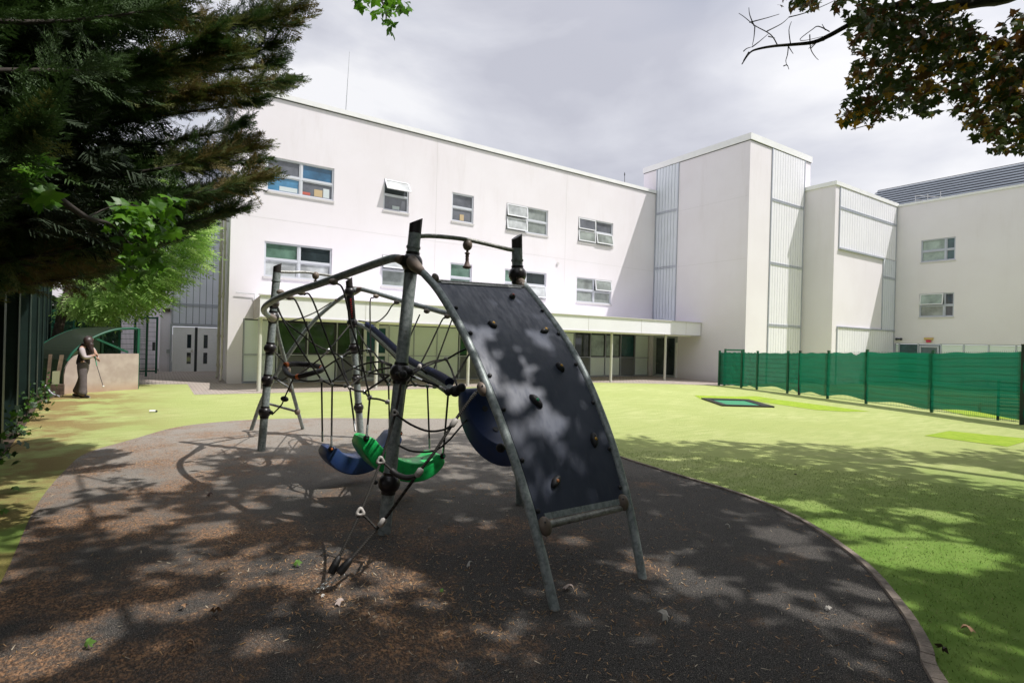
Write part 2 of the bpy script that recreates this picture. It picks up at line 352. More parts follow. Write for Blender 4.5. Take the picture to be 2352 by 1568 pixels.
edge = [(-.83, 3.2), (-.83, 4.98), (-.92, 7.0), (-.87, 8.6), (-.74, 9.68), (-.26, 10.56), (.36, 11.6), (1.1, 12.0), (1.89, 12.06), (3.12, 11.74), (4.4, 11.1), (5.65, 10.5), (6.4, 9.2), (6.4, 7.68), (6.05, 6.2), (5.9, 4.9), (5.84, 4.03), (5.72, 3.4), (5.45, 2.82), (5.08, 2.32), (4.77, 1.98), (4.41, 1.69), (4.09, 1.46), (3.8, 1.29), (3.61, 1.21), (3.3, 1.0)]
e_s = [tuple(p[:2]) for p in smooth_line([(a, b, 0) for a, b in edge], 5)]
sheet('rubber_surface', e_s + [(2.6, .2), (1.5, -3), (-3, -3), (-1.2, 1)], .006, m_rubber)
def band(pts, w0, w1, z0, z1, name, m):                            # a raised edging that follows the curve, cut into boards
    b = MB(); P = [np.array([*p, 0.]) for p in pts]
    for i in range(len(P) - 1):
        a, c = P[i], P[i + 1]; t = c - a; L = np.linalg.norm(t); t /= L; n = np.array([-t[1], t[0], 0]); w = w0 + (w1 - w0) * i / len(P)
        g0 = .004 if i % 5 == 0 else -.003
        b.obox(a + t * g0 + [0, 0, z0], t * (L - g0), n * w, (0, 0, z1 - z0 + random.uniform(-.002, .002)))
    return meta(b.build(name, m), kind='structure')
i0 = min(range(len(e_s)), key=lambda i: abs(e_s[i][1] - 7.4) + abs(e_s[i][0] - 6.4))
band(e_s[i0:], .025, .075, -.01, .028, 'kerb', m_kerb)
sheet('soil', [(-3.2, -3), (-1.35, 3), (-1.45, 6), (-1.6, 9), (-1.8, 12), (-2.05, 15), (-2.2, 17.4), (-1.9, 18.6), (-3.2, 19)], .005, m_soil)
def strip(name, pts, z=.006): o = sheet(name, pts, z, m_patch)
strip('turf_patch', [(16.0, 12.3), (15.16, 11.4), (16.4, 10.55), (17.8, 10.3), (18.15, 11.3), (17.2, 11.5)])
strip('turf_patch', [(16.5, 10.45), (17.75, 10.2), (17.5, 8.6), (17.24, 7.18), (16.4, 7.5), (15.95, 8.05)])
strip('turf_patch', [(13.5, 4.6), (14.89, 4.6), (15.3, 3.3), (13.52, 3.28)])
strip('turf_patch', [(8.6, 16.9), (11.6, 14.3), (11.9, 14.7), (9.4, 17.0)])
strip('turf_patch', [(19.4, 4.4), (21, 5.6), (20.4, 6.6), (18.9, 5.4)])
# sunken trampoline
tr = thing('trampoline', (15.2, 10.2, 0), 'small sunken trampoline with green bed and black rubber surround in the lawn', 'trampoline')
O = [np.array([*p, 0.]) for p in ((15.16, 11.37), (16.43, 10.48), (15.26, 8.9), (13.97, 9.75))]; cc = sum(O) / 4
b = MB(); I = [cc + (p - cc) * .70 for p in O]
for k in range(4):
    a, c, d, e_ = O[k], O[(k + 1) % 4], I[(k + 1) % 4], I[k]; up = np.array([0, 0, .045]); u2 = np.array([0, 0, .03])
    b.quad(a + up, c + up, d + u2, e_ + u2); b.quad(a, c, c + up, a + up); b.quad(e_ + u2, d + u2, d + [0, 0, .009], e_ + [0, 0, .009])
b.build('surround', m_hose, tr); b = MB(); b.quad(*[p + [0, 0, .010] for p in I]); b.build('jumping_bed', mat('mint_mesh', (.04, .27, .13), .7, bump=.3, bs=120), tr)
# ================================================================== THE SCHOOL
B = thing('school_building', (12, 24, 0), 'white rendered three storey school with flat roofs, square stair tower and ground floor canopy', 'building')
def wall(mb, o, u, n, Wd, z0, z1, holes=(), depth=.14, m=0):
    o = np.array(o, float); u = np.array(u, float); n = np.array(n, float); Zv = np.array([0, 0, 1.])
    us = sorted({0, Wd, *[h[0] for h in holes], *[h[1] for h in holes]}); zs = sorted({z0, z1, *[h[2] for h in holes], *[h[3] for h in holes]})
    P = lambda a, z: o + u * a + Zv * z
    for i in range(len(us) - 1):
        for j in range(len(zs) - 1):
            a, c, d, e_ = us[i], us[i + 1], zs[j], zs[j + 1]; mu, mz = (a + c) / 2, (d + e_) / 2
            if any(h[0] < mu < h[1] and h[2] < mz < h[3] for h in holes): continue
            q = [P(a, d), P(c, d), P(c, e_), P(a, e_)]
            if np.dot(np.cross(q[1] - q[0], q[3] - q[0]), n) < 0: q = q[::-1]
            mb.quad(*q, m)
    for h in holes:
        a, c, d, e_ = h
        for s, t in (((a, d), (c, d)), ((c, d), (c, e_)), ((c, e_), (a, e_)), ((a, e_), (a, d))):
            p, q = P(*s), P(*t); mb.quad(p, q, q - n * depth, p - n * depth, m)
def window(o, u, n, u0, u1, z0, z1, cols, rows, glasses, opened=(), depth=.10, sill=True, fm=None):
    """cols / rows: edges as fractions; glasses[row][col] row 0 at the bottom; opened: {(row, col): degrees}"""
    o, u, n = (np.array(t, float) for t in (o, u, n)); Zv = np.array([0, 0, 1.]); fm = fm or m_alu_l
    P = lambda a, z, d=0.: o + u * a + Zv * z - n * (depth - d)
    f = MB(); g_ = MB(); gm = []
    W_, H_ = u1 - u0, z1 - z0; fr = .055
    ce = [u0 + c * W_ for c in cols]; re_ = [z0 + r * H_ for r in rows]
    f.obox(P(u0, z0, -.03), u * W_, Zv * fr, n * .09, 0); f.obox(P(u0, z1 - fr, -.03), u * W_, Zv * fr, n * .09, 0)
    f.obox(P(u0, z0 + fr, -.03), u * fr, Zv * (H_ - 2 * fr), n * .09, 0); f.obox(P(u1 - fr, z0 + fr, -.03), u * fr, Zv * (H_ - 2 * fr), n * .09, 0)
    for c in ce[1:-1]: f.obox(P(c - .028, z0 + fr, -.03), u * .056, Zv * (H_ - 2 * fr), n * .085, 0)
    for r in re_[1:-1]:
        for i in range(len(ce) - 1): f.obox(P(ce[i] + (fr if i == 0 else .028), r - .028, -.03), u * (ce[i + 1] - ce[i] - (fr if i == 0 else .028) - (fr if i == len(ce) - 2 else .028)), Zv * .056, n * .085, 0)
    if sill: f.obox(P(u0 - .03, z0 - .075, -.02), u * (W_ + .06), Zv * .07, n * (depth + .06), 1)
    w = f.build('window', [fm, m_sill], B)
    for r in range(len(re_) - 1):
        for c in range(len(ce) - 1):
            a, bq, d, e_ = ce[c] + .03, ce[c + 1] - .03, re_[r] + .03, re_[r + 1] - .03; gl = glasses[r][c]
            if gl is None: continue
            if (r, c) in opened:
                ang = math.radians(opened[(r, c)]); hz = e_ - d; dn = -Zv * math.cos(ang) + n * math.sin(ang); top = P(a, e_, .07); nn = n * math.cos(ang) + Zv * math.sin(ang)
                s = MB(); t_ = .05
                s.obox(top, u * (bq - a), dn * t_, nn * .04, 0); s.obox(top + dn * (hz - t_), u * (bq - a), dn * t_, nn * .04, 0)
                s.obox(top + dn * t_, u * t_, dn * (hz - 2 * t_), nn * .04, 0); s.obox(top + u * (bq - a - t_) + dn * t_, u * t_, dn * (hz - 2 * t_), nn * .04, 0)
                s.quad(top + u * t_ + dn * t_ + nn * .02, top + u * (bq - a - t_) + dn * t_ + nn * .02, top + u * (bq - a - t_) + dn * (hz - t_) + nn * .02, top + u * t_ + dn * (hz - t_) + nn * .02, 1)
                s.build('opening_sash', [m_sash, gl], w)
                q = (P(a, d, -.02), P(bq, d, -.02), P(bq, e_, -.02), P(a, e_, -.02)); gl = g_dark
            else:
                t_ = .035; k = .022
                f2 = [P(a, d, k), P(bq, d, k), P(bq, e_, k), P(a, e_, k)]
                q = (P(a + t_, d + t_, .0), P(bq - t_, d + t_, .0), P(bq - t_, e_ - t_, .0), P(a + t_, e_ - t_, .0))
                g_.obox(P(a, d, 0), u * (bq - a), Zv * t_, n * .04, 0); g_.obox(P(a, e_ - t_, 0), u * (bq - a), Zv * t_, n * .04, 0)
                g_.obox(P(a, d + t_, 0), u * t_, Zv * (e_ - d - 2 * t_), n * .04, 0); g_.obox(P(bq - t_, d + t_, 0), u * t_, Zv * (e_ - d - 2 * t_), n * .04, 0)
            if gl not in gm: gm.append(gl)
            q = list(q)
            if np.dot(np.cross(q[1] - q[0], q[3] - q[0]), n) < 0: q = q[::-1]
            g_.quad(*q, 1 + gm.index(gl))
            g_.quad(*[p - n * .004 + (p - sum(q) / 4) / np.linalg.norm(p - sum(q) / 4) * .012 for p in q], 1 + gm.index(gl)) if False else None
    g_.build('pane', [fm] + gm, w)
    return w
# ---- main block: front wall at Y = 21
FX0, FX1, FY, FH = 2.15, 23.5, 21.0, 10.28
wins = []
for x0, x1 in ((3.24, 5.62), (7.59, 8.67), (10.66, 11.74), (13.47, 15.89), (17.82, 20.24)):
    for z0, z1 in ((6.9, 8.14), (3.83, 5.09)): wins.append((x0, x1, z0, z1))
holes = [(a - FX0, b_ - FX0, c, d) for a, b_, c, d in wins] + [(2.62 - FX0, 23.3 - FX0, 0., 2.30)]
b = MB(); wall(b, (FX0, FY, 0), (1, 0, 0), (0, -1, 0), FX1 - FX0, -.1, FH, holes)
b.add([(2.15, 21, -.1), (2.5, 28, -.1), (2.5, 28, FH), (2.15, 21, FH)], [(0, 1, 2, 3)])
b.add([(2.15, 21, FH), (23.5, 21, FH), (23.5, 34, FH), (2.5, 34, FH)], [(0, 1, 2, 3)])
b.build('main_wall', m_wall, B)
b = MB(); b.box(2.05, 23.44, 20.93, 21.25, FH + .001, FH + .17); b.box(2.10, 23.44, 20.985, 21.2, FH - .03, FH, 1); b.obox((2.05, 21.25, FH + .001), (.3, 0, 0), (.35, 6.8, 0), (0, 0, .17)); b.build('roof_coping', [m_coping, m_dark], B)
U, N = (1, 0, 0), (0, -1, 0)
def fw(x0, x1, z0, z1, *a, **k): window((0, FY, 0), U, N, x0, x1, z0, z1, *a, **k)
two, one = (0, .5, 1), (0, 1)
fw(3.24, 5.62, 6.9, 8.14, two, (0, .5, 1), [[g_sea, g_grey], [g_grey, g_blue]])
fw(3.24, 5.62, 3.83, 5.09, two, (0, .5, 1), [[g_white, g_white], [g_green, g_dark]])
fw(7.59, 8.67, 6.9, 8.14, one, (0, .52, 1), [[g_grey], [g_white]], {(1, 0): 38})
fw(7.59, 8.67, 3.83, 5.09, one, (0, .55, 1), [[g_mist], [g_white]], {(1, 0): 14})
fw(10.66, 11.74, 6.9, 8.14, one, (0, .5, 1), [[g_grey], [g_grey]])
fw(10.66, 11.74, 3.83, 5.09, one, (0, .5, 1), [[g_green], [g_green]])
fw(13.47, 15.89, 6.9, 8.14, two, (0, .5, 1), [[g_white, g_mist], [g_white, g_mist]], {(0, 0): 10, (1, 0): 10})
fw(13.47, 15.89, 3.83, 5.09, two, (0, .5, 1), [[g_mist, g_white], [g_green, g_dark]], {(0, 1): 12})
fw(17.82, 20.24, 6.9, 8.14, two, (0, .5, 1), [[g_mist, g_mist], [g_grey, g_grey]], {(0, 0): 7, (0, 1): 12, (1, 0): 5})
fw(17.82, 20.24, 3.83, 5.09, two, (0, .5, 1), [[g_mist, g_mist], [g_mist, g_mist]], {(1, 1): 9})
cl_m = [mat('card_box', (.55, .42, .25), .8), mat('white_card', (.6, .66, .68), .7), mat('red_card', (.5, .12, .09), .7)]
for x0, w_, h_, m_, nm, lb in ((4.92, .3, .26, 0, 'cardboard_box', 'cardboard box on the ledge inside the top left window'), (5.25, .22, .34, 1, 'white_file', 'white file beside the cardboard box in the top left window'), (4.5, .28, .1, 2, 'red_book', 'small red book on the ledge of the top left window'), (11.1, .2, .26, 0, 'cardboard_box', 'brown box inside the narrow third window of the upper row'), (8.0, .3, .14, 1, 'white_file', 'white roll inside the open upper window'), (3.7, .62, .16, 1, 'paper_model', 'white paper model in front of the blue display')):
    b = MB(); b.box(x0, x0 + w_, 21.085, 21.098, 6.99, 6.99 + h_); meta(b.build(nm, cl_m[m_]), lb, nm.split('_')[-1])
# ---- ground floor glazing
GB, GT, GZ = .0, 2.28, 1.02
fr = MB(); N_ = np.array(N, float)
def bay(x0, x1, kind, gl=None, low='panel'):
    y = FY + .08
    if kind == 'panel':
        q = MB(); q.box(x0 + .02, x1 - .02, y, y + .02, GZ + .02, GT - .04); q.box(x0 + .02, x1 - .02, y, y + .02, .07, GZ - .02); q.build('cladding_panel', m_green_panel, B)
    else:
        wdw = MB(); wdw.box(x0 + .015, x0 + .06, y - .02, y + .03, GZ + .03, GT - .05); wdw.box(x1 - .06, x1 - .015, y - .02, y + .03, GZ + .03, GT - .05)
        wdw.box(x0 + .06, x1 - .06, y - .02, y + .03, GZ + .03, GZ + .075); wdw.box(x0 + .06, x1 - .06, y - .02, y + .03, GT - .095, GT - .05); w = wdw.build('window', m_dark, B)
        q = MB(); q.quad((x0 + .05, y + .012, GZ + .06), (x1 - .05, y + .012, GZ + .06), (x1 - .05, y + .012, GT - .08), (x0 + .05, y + .012, GT - .08)); q.build('pane', gl, w)
        if low == 'panel': q = MB(); q.box(x0 + .02, x1 - .02, y, y + .02, .07, GZ - .02); q.build('cladding_panel', m_green_panel, B)
        else:
            q = MB(); k = 22; hh = (GZ - .13) / k
            for i in range(k): q.obox((x0 + .05, y - .03, .09 + i * hh), (x1 - x0 - .1, 0, 0), (0, .035, hh * .55), (0, .006, -.012), 0)
            q.box(x0 + .02, x1 - .02, y + .02, y + .04, .07, GZ - .02, 1); q.box(x0 + .02, x0 + .05, y - .03, y + .02, .07, GZ - .02, 0); q.box(x1 - .05, x1 - .02, y - .03, y + .02, .07, GZ - .02, 0); q.build('louvre', [m_louvre, m_dark], B)
    fr.box(x0 - .02, x0 + .02, y - .045, y + .045, .02, GT)
bay(2.66, 3.73, 'panel'); bay(3.76, 4.8, 'w', g_deep, 'l'); bay(4.82, 5.86, 'w', g_deep); bay(5.9, 6.9, 'w', g_deep, 'l')
bay(8.0, 9.09, 'panel'); bay(9.09, 10.16, 'panel'); bay(10.16, 11.2, 'panel'); bay(11.24, 12.3, 'w', g_deep, 'l'); bay(12.34, 13.4, 'panel'); bay(13.4, 14.5, 'panel'); bay(14.5, 15.6, 'w', g_teal); bay(15.6, 16.7, 'panel'); bay(16.7, 17.8, 'panel')
bay(17.83, 18.88, 'w', g_dark, 'l'); bay(18.92, 19.95, 'w', g_pale); bay(19.97, 21.05, 'w', g_pale); bay(21.1, 22.15, 'w', g_teal, 'l'); bay(22.2, 23.26, 'panel')
fr.box(2.62, 23.3, FY + .035, FY + .125, GT, GT + .019); fr.box(2.62, 23.3, FY + .034, FY + .05, GZ - .02, GZ + .02); fr.box(2.62, 23.3, FY + .03, FY + .13, 0.005, .05); fr.build('glazing_frame', m_alu, B)
b = MB(); b.box(2.3, 23.4, 21.2, 21.25, -.1, 2.4); b.build('inner_wall', m_dark, B)
d = MB()                                                             # glazed classroom door
for x0, x1, z0, z1 in ((6.94, 7.06, .05, 2.24), (7.84, 7.96, .05, 2.24), (7.06, 7.84, 2.12, 2.24), (7.06, 7.84, .05, .16), (7.06, 7.84, 1.0, 1.12)): d.box(x0, x1, 21.02, 21.08, z0, z1)
dr = d.build('door', m_alu_l, B); q = MB(); q.quad((7.06, 21.05, .16), (7.84, 21.05, .16), (7.84, 21.05, 2.12), (7.06, 21.05, 2.12)); q.build('pane', g_teal, dr)
q = MB(); q.box(7.0, 7.03, 20.95, 21.02, .98, 1.16); q.build('handle', m_steel, dr)
# canopy
b = MB(); z0, z1 = 2.27, 2.93
F_, K_ = [(2.66, 17.75), (23.46, 17.75)], [(23.46, 20.98), (2.93, 20.98)]
pl4 = F_ + K_; top = [(*p, z1) for p in pl4]; bot = [(*p, z0) for p in pl4]
b.add(top, [(0, 1, 2, 3)], 0); b.add(bot, [(3, 2, 1, 0)], 1)
b.add([bot[0], bot[1], top[1], top[0]], [(0, 1, 2, 3)], 0); b.add([bot[3], bot[0], top[0], top[3]], [(0, 1, 2, 3)], 2)
b.box(2.62, 23.46, 17.70, 17.78, z1 + .001, z1 + .035, 3); b.box(2.64, 23.46, 17.72, 17.745, z0 + .0, z0 + .03, 3)
for xx in (5.9, 9.2, 12.5, 15.8, 19.1, 22.3): b.box(xx, xx + .012, 17.742, 17.752, z0 + .03, z1, 3)
b.box(2.9, 23.4, 18.3, 18.42, z0 - .05, z0 - .002, 1)
cn = b.build('canopy', [m_canopy, m_soffit, mat('stained_fascia', (.62, .54, .49), .6, var=.25, vs=4), m_sill], B)
for xx in (2.72, 6.4, 10.0, 13.7, 17.45, 21.1): q = MB(); q.tube([(xx, 18.0, 0), (xx, 18.0, z0 - .001)], .06, 12); q.build('column', m_post, cn)
q = MB(); q.box(21.9, 22.6, 18.6, 19.2, z1 + .002, z1 + .10); q.box(20.6, 21.5, 18.2, 18.9, z1 + .002, z1 + .05); q.build('roof_debris', m_bark, cn)
# channel glass
def ribs(o, u, n, Wd, z0, z1, pitch=.26, m=None, name='channel_glazing', transoms=(), fr_=True):
    o, u, n = (np.array(t, float) for t in (o, u, n)); Zv = np.array([0, 0, 1.]); k = max(1, round(Wd / pitch)); p = Wd / k; b = MB()
    b.quad(*( [o + n * .004 + Zv * z0, o + u * Wd + n * .004 + Zv * z0, o + u * Wd + n * .004 + Zv * z1, o + n * .004 + Zv * z1]), 1)
    for i in range(k): b.obox(o + u * (i * p + .012) + n * .005 + Zv * (z0 + .01), u * (p - .024), n * .028, Zv * (z1 - z0 - .02), 0)
    for t in transoms:
        b.obox(o + n * .002 + Zv * (t - .075), u * Wd, n * .06, Zv * .05, 2); b.obox(o + n * .002 + Zv * (t + .01), u * Wd, n * .06, Zv * .04, 2); b.obox(o + n * .002 + Zv * (t - .025), u * Wd, n * .03, Zv * .035, 1)
    if fr_: b.obox(o + n * .002 + Zv * z0 - u * .05, u * .05, n * .05, Zv * (z1 - z0), 2); b.obox(o + n * .002 + Zv * z0 + u * Wd, u * .05, n * .05, Zv * (z1 - z0), 2)
    return b.build(name, [m or m_ribs, m_gap, m_alu], B)
# ---- stair tower
TX, TYF, TR, TH = 23.5, 15.25, 28.45, 11.66
b = MB(); wall(b, (TX, TYF, 0), (0, 1, 0), (-1, 0, 0), 6.7, -.1, TH, [(3.98, 5.7, 0, 2.34)]); wall(b, (TX, TYF, 0), (1, 0, 0), (0, -1, 0), 5.45, -.1, TH)
b.quad((TX, 21.95, 9), (TX + 5.4, 21.95, 9), (TX + 5.4, 21.95, TH), (TX, 21.95, TH)); b.quad((28.95, TYF, 9), (28.95, 21.95, 9), (28.95, 21.95, TH), (28.95, TYF, TH)); b.quad((TX, TYF, TH), (28.95, TYF, TH), (28.95, 21.95, TH), (TX, 21.95, TH)); b.build('tower_wall', m_wall, B)
b = MB(); b.box(TX - .06, 29.02, TYF - .06, 22.0, TH + .001, TH + .31); b.box(TX - .02, 28.98, TYF - .02, 21.97, TH - .03, TH, 1); b.build('tower_parapet', [m_coping, m_dark], B)
ribs((TX, 20.93, 0), (0, -1, 0), (-1, 0, 0), 1.46, 2.97, TH - .02, .21, m_ribs, transoms=(9.12, 6.05))
ribs((25.36, TYF, 0), (1, 0, 0), (0, -1, 0), 2.95, 0, TH - .03, .235, m_ribs_w, transoms=(9.12, 5.97, 2.9))
# double door at the foot of the tower
d = MB()
for y0, y1, z0, z1 in ((20.85, 20.95, 0, 2.34), (19.25, 19.35, 0, 2.34), (19.35, 20.85, 2.24, 2.34), (20.08, 20.16, .02, 2.24), (20.75, 20.85, .02, 2.24), (19.35, 19.45, .02, 2.24), (20.16, 20.75, .02, .13), (19.45, 20.08, .02, .13), (20.16, 20.75, 2.15, 2.24), (19.45, 20.08, 2.15, 2.24)): d.box(TX + .04, TX + .10, y0, y1, z0, z1)
dr = d.build('door', m_dooralu, B); q = MB(); q.quad((TX + .07, 20.85, .1), (TX + .07, 19.35, .1), (TX + .07, 19.35, 2.2), (TX + .07, 20.85, 2.2)); q.build('pane', g_dark, dr)
q = MB(); q.box(TX - .02, TX + .04, 20.0, 20.06, .9, 1.12); q.build('handle', m_coping, dr)
q = MB(); q.box(TX - .05, TX - .002, 19.22, 19.32, .0, 1.9); q.build('door_post_guard', m_coping, B)
# ---- low block between tower and wing
YB, BX1, BH = 13.7, 35.5, 10.05
b = MB(); wall(b, (TR, YB, 0), (0, 1, 0), (-1, 0, 0), 1.6, -.1, BH); wall(b, (TR, YB, 0), (1, 0, 0), (0, -1, 0), BX1 - TR, -.1, BH); b.quad((TR, YB, BH), (36, YB, BH), (36, 30, BH), (TR, 30, BH)); b.build('link_wall', m_wall, B)
b = MB(); b.box(TR - .07, BX1 + .05, YB - .07, YB + .25, BH + .001, BH + .20); b.box(TR - .07, TR + .2, YB + .25, 15.24, BH + .001, BH + .20); b.build('roof_coping', m_coping, B)
ribs((28.9, YB, 0), (1, 0, 0), (0, -1, 0), 6.5, 6.95, BH - .04, .255, m_ribs_w, transoms=(8.98,))
ribs((33.92, YB, 0), (1, 0, 0), (0, -1, 0), 1.5, 2.96, 6.93, .25, m_ribs, transoms=(5.9,))
ribs((28.95, YB, 0), (1, 0, 0), (0, -1, 0), 6.47, 0, 2.90, .255, m_ribs_w)
b = MB(); b.box(28.85, 33.9, YB - .12, YB - .002, 6.86, 6.94); b.build('glazing_sill', m_alu, B); b = MB(); b.box(28.9, 35.45, YB - .09, YB - .002, 2.9, 2.96); b.build('glazing_sill', m_alu, B)
# ---- right wing, wall at X = 35.5
b = MB(); wins2 = ((12.47, 10.92, 6.74, 7.96), (12.48, 10.92, 3.70, 4.99))
wall(b, (BX1, YB, 0), (0, -1, 0), (-1, 0, 0), 24, -.1, 10.05, [(YB - a, YB - c, d_, e_) for a, c, d_, e_ in wins2] + [(.02, 20, 0, 2.24)]); b.build('wing_wall', m_wall, B)
b = MB(); b.box(BX1 - .06, BX1 + .3, -10.3, YB - .08, 10.051, 10.16); b.build('roof_coping', m_coping, B)
for (a, c, d_, e_), gs, op in zip(wins2, ([[g_pale, g_teal], [g_pale, g_teal]], [[g_mist, g_dark], [g_pale, g_dark]]), ({}, {(1, 0): 9})):
    window((BX1, YB, 0), (0, -1, 0), (-1, 0, 0), YB - a, YB - c, d_, e_, (0, .72, 1), (0, .48, 1), gs, op, fm=m_alu)
b = MB(); g2 = []
ys = [13.62, 13.42, 12.5, 11.46, 10.47, 9.45, 8.4, 7.3, 6.2, 5.1, 4.0, 2.9, 1.8]
for i in range(len(ys) - 1):
    k = MB(); k.box(BX1 + .08, BX1 + .10, ys[i + 1] + .03, ys[i] - .03, .1, 2.18); k.build('pane' if i in (1, 2) else 'cladding_panel', g_teal if i in (1, 2) else m_green_panel, B)
    b.box(BX1 + .04, BX1 + .12, ys[i] - .03, ys[i] + .03, 0, 2.2)
b.box(BX1 + .03, BX1 + .13, 1.8, 13.62, 2.2, 2.24); b.box(BX1 + .02, BX1 + .12, 11.53, 11.62, 0, 2.12); b.box(BX1 + .02, BX1 + .12, 12.35, 12.44, 0, 2.12); b.box(BX1 + .02, BX1 + .12, 11.62, 12.35, 2.02, 2.12); b.build('glazing_frame', m_alu, B)
b = MB()
for i in range(11):
    t = i / 11; x_, z_ = 37.2 + t * 2.6, 10.15 + t * 2.25
    b.obox((x_, -10, z_), (0, 27 - t * .6, 0), (.05, 0, .085), (.11, 0, -.045), 0); b.obox((x_ + .1, -10, z_ + .15), (0, 27 - t * .6, 0), (.13, 0, .045), (.02, 0, -.03), 1)
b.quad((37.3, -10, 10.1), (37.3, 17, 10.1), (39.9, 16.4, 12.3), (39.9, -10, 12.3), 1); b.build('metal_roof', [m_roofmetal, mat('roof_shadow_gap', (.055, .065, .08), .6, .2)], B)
b = MB(); 
for y_ in (13.2, 12.6, 12.0): b.tube([(36.6, y_, 10.0), (36.6, y_, 10.0 + (13.9 - 11.6) * .35)], .02, 6)
b.tube([(36.6, 13.2, 10.8), (36.6, 11.6, 10.35)], .02, 6); b.tube([(36.6, 13.2, 10.55), (36.6, 11.9, 10.2)], .02, 6); b.build('roof_railing', m_steel, B)
# ---- rear left stair block
b = MB(); wall(b, (.24, 28, 0), (1, 0, 0), (0, -1, 0), 2.3, -.1, FH, [(.46, 2.24, 0, 2.06)]); wall(b, (-7, 30.5, 0), (1, 0, 0), (0, -1, 0), 7.24, -.1, 9.0); b.quad((.24, 28, -.1), (.24, 30.5, -.1), (.24, 30.5, FH), (.24, 28, FH)); b.build('rear_wall', m_wall, B)
ribs((.70, 28, 0), (1, 0, 0), (0, -1, 0), 1.76, 2.12, FH, .25, m_ribs, transoms=(2.98, 5.98, 9.1))
b = MB(); b.box(.62, 2.52, 27.90, 27.998, 2.0, 2.10); b.box(.62, .70, 27.92, 27.998, 0, 2.0); b.box(2.46, 2.52, 27.92, 27.998, 0, 2.0); b.build('door_frame', m_alu, B)
for x0, x1, dx in ((.72, 1.55, 1.26), (1.66, 2.46, 1.9)):
    d = MB(); y0 = 27.93
    us = (x0, dx, dx + .16, x1); zs = (.02, .35, .85, 1.05, 1.65, 1.97)
    for i in range(3):
        for j in range(5):
            if i == 1 and j in (1, 3): continue
            d.box(us[i], us[i + 1], y0, y0 + .05, zs[j], zs[j + 1])
    dr = d.build('door', m_whitedoor, B)
    q = MB(); q.box(dx, dx + .16, y0 + .02, y0 + .03, .35, .85); q.box(dx, dx + .16, y0 + .02, y0 + .03, 1.05, 1.65); q.build('pane', g_dark, dr)
    q = MB(); hx = x1 - .09 if x0 < 1 else x0 + .05
    if x0 < 1: q.box(hx - .05, hx + .02, y0 - .05, y0 - .001, .88, .93); q.tube([(hx, y0 - .001, .98), (hx, y0 - .04, .98)], .02, 8); q.build('handle', m_steel, dr)
b = MB(); b.box(1.55, 1.66, 27.985, 27.995, 0, 1.98); b.build('door_gap', m_dark, B)
for x_, y_, r in ((2.09, 20.97 + 2.2, .055), (2.06, 21.6, .04)):
    q = MB(); q.tube([(x_ + .12, y_ + .0, 10.1), (x_ - .02, y_, 9.6), (x_ - .02, y_, .25), (x_ - .06, y_ - .12, .08)], r, 10)
    for z_ in (9.0, 7.2, 5.4, 4.9, 3.1, 1.6, .5): q.tube([(x_ - .02, y_, z_), (x_ - .02, y_, z_ + .09)], r * 1.28, 10)
    q.build('downpipe', m_pipe, B)
# fittings on the walls
m_drip = mat('drip_stain', (.66, .62, .61), .9, var=.15, vs=9)
m_joint = mat('render_joint', (.60, .575, .58), .9)
q = MB()
for xx in (9.9, 17.0): q.box(xx, xx + .012, 20.9975, 20.999, 2.95, FH - .04)
q.box(2.16, 23.48, 20.9975, 20.999, 5.90, 5.908); q.build('render_joint', m_joint, B)
q = MB(); q.box(TX - .002, TX - .0005, 15.3, 19.4, 6.0, 6.008); q.box(TX - .002, TX - .0005, 15.3, 19.4, 9.0, 9.008); q.build('render_joint', m_joint, B)
def fitting(name, fn, m): q = MB(); fn(q); return q.build(name, m, B)
fitting('wall_lamp', lambda q: q.box(.32, .60, 27.9, 27.999, 2.62, 2.78), m_bark)
fitting('entry_keypad', lambda q: q.box(.5, .62, 27.95, 27.999, .82, .98), m_louvre)
fitting('security_camera', lambda q: (q.ball((-.1, 30.36, 3.35), .09), q.box(-.14, -.06, 30.4, 30.499, 3.33, 3.5)), m_coping)
fitting('security_camera', lambda q: (q.ball((35.38, 13.5, 2.46), .07), q.ball((35.38, 13.28, 2.46), .07), q.box(35.4, 35.499, 13.25, 13.52, 2.42, 2.5)), m_dark)
fitting('alarm_sounder', lambda q: (q.box(35.36, 35.499, 11.78, 12.18, 2.44, 2.56, 0), q.obox((35.38, 11.88, 2.30), (.1, 0, 0), (0, .2, 0), (0, -.0, .139), 1)), [mat('yellow_sign', (.62, .45, .16), .6), mat('red_sign', (.62, .03, .10), .6)])
fitting('vent_cap', lambda q: q.tube([(16.55, 20.999, 5.63), (16.55, 20.94, 5.63)], .065, 14), m_sill)
fitting('cable_bracket', lambda q: (q.tube([(2.35, 20.93, 3.18), (2.95, 20.93, 3.16), (2.95, 20.97, 2.95)], .015, 6),), m_louvre)
fitting('aerial', lambda q: q.tube([(6.07, 21.3, 10.4), (6.16, 21.3, 12.9)], [.018, .006], 6), m_louvre)
fitting('weather_vane', lambda q: (q.tube([(21.2, 21.2, 10.4), (21.18, 21.2, 11.1)], .015, 6), q.ball((21.18, 21.2, 10.98), (.03, .03, .09))), m_dark)
# ================================================================== FENCES
def lerp(a, b, t): return a + (b - a) * t
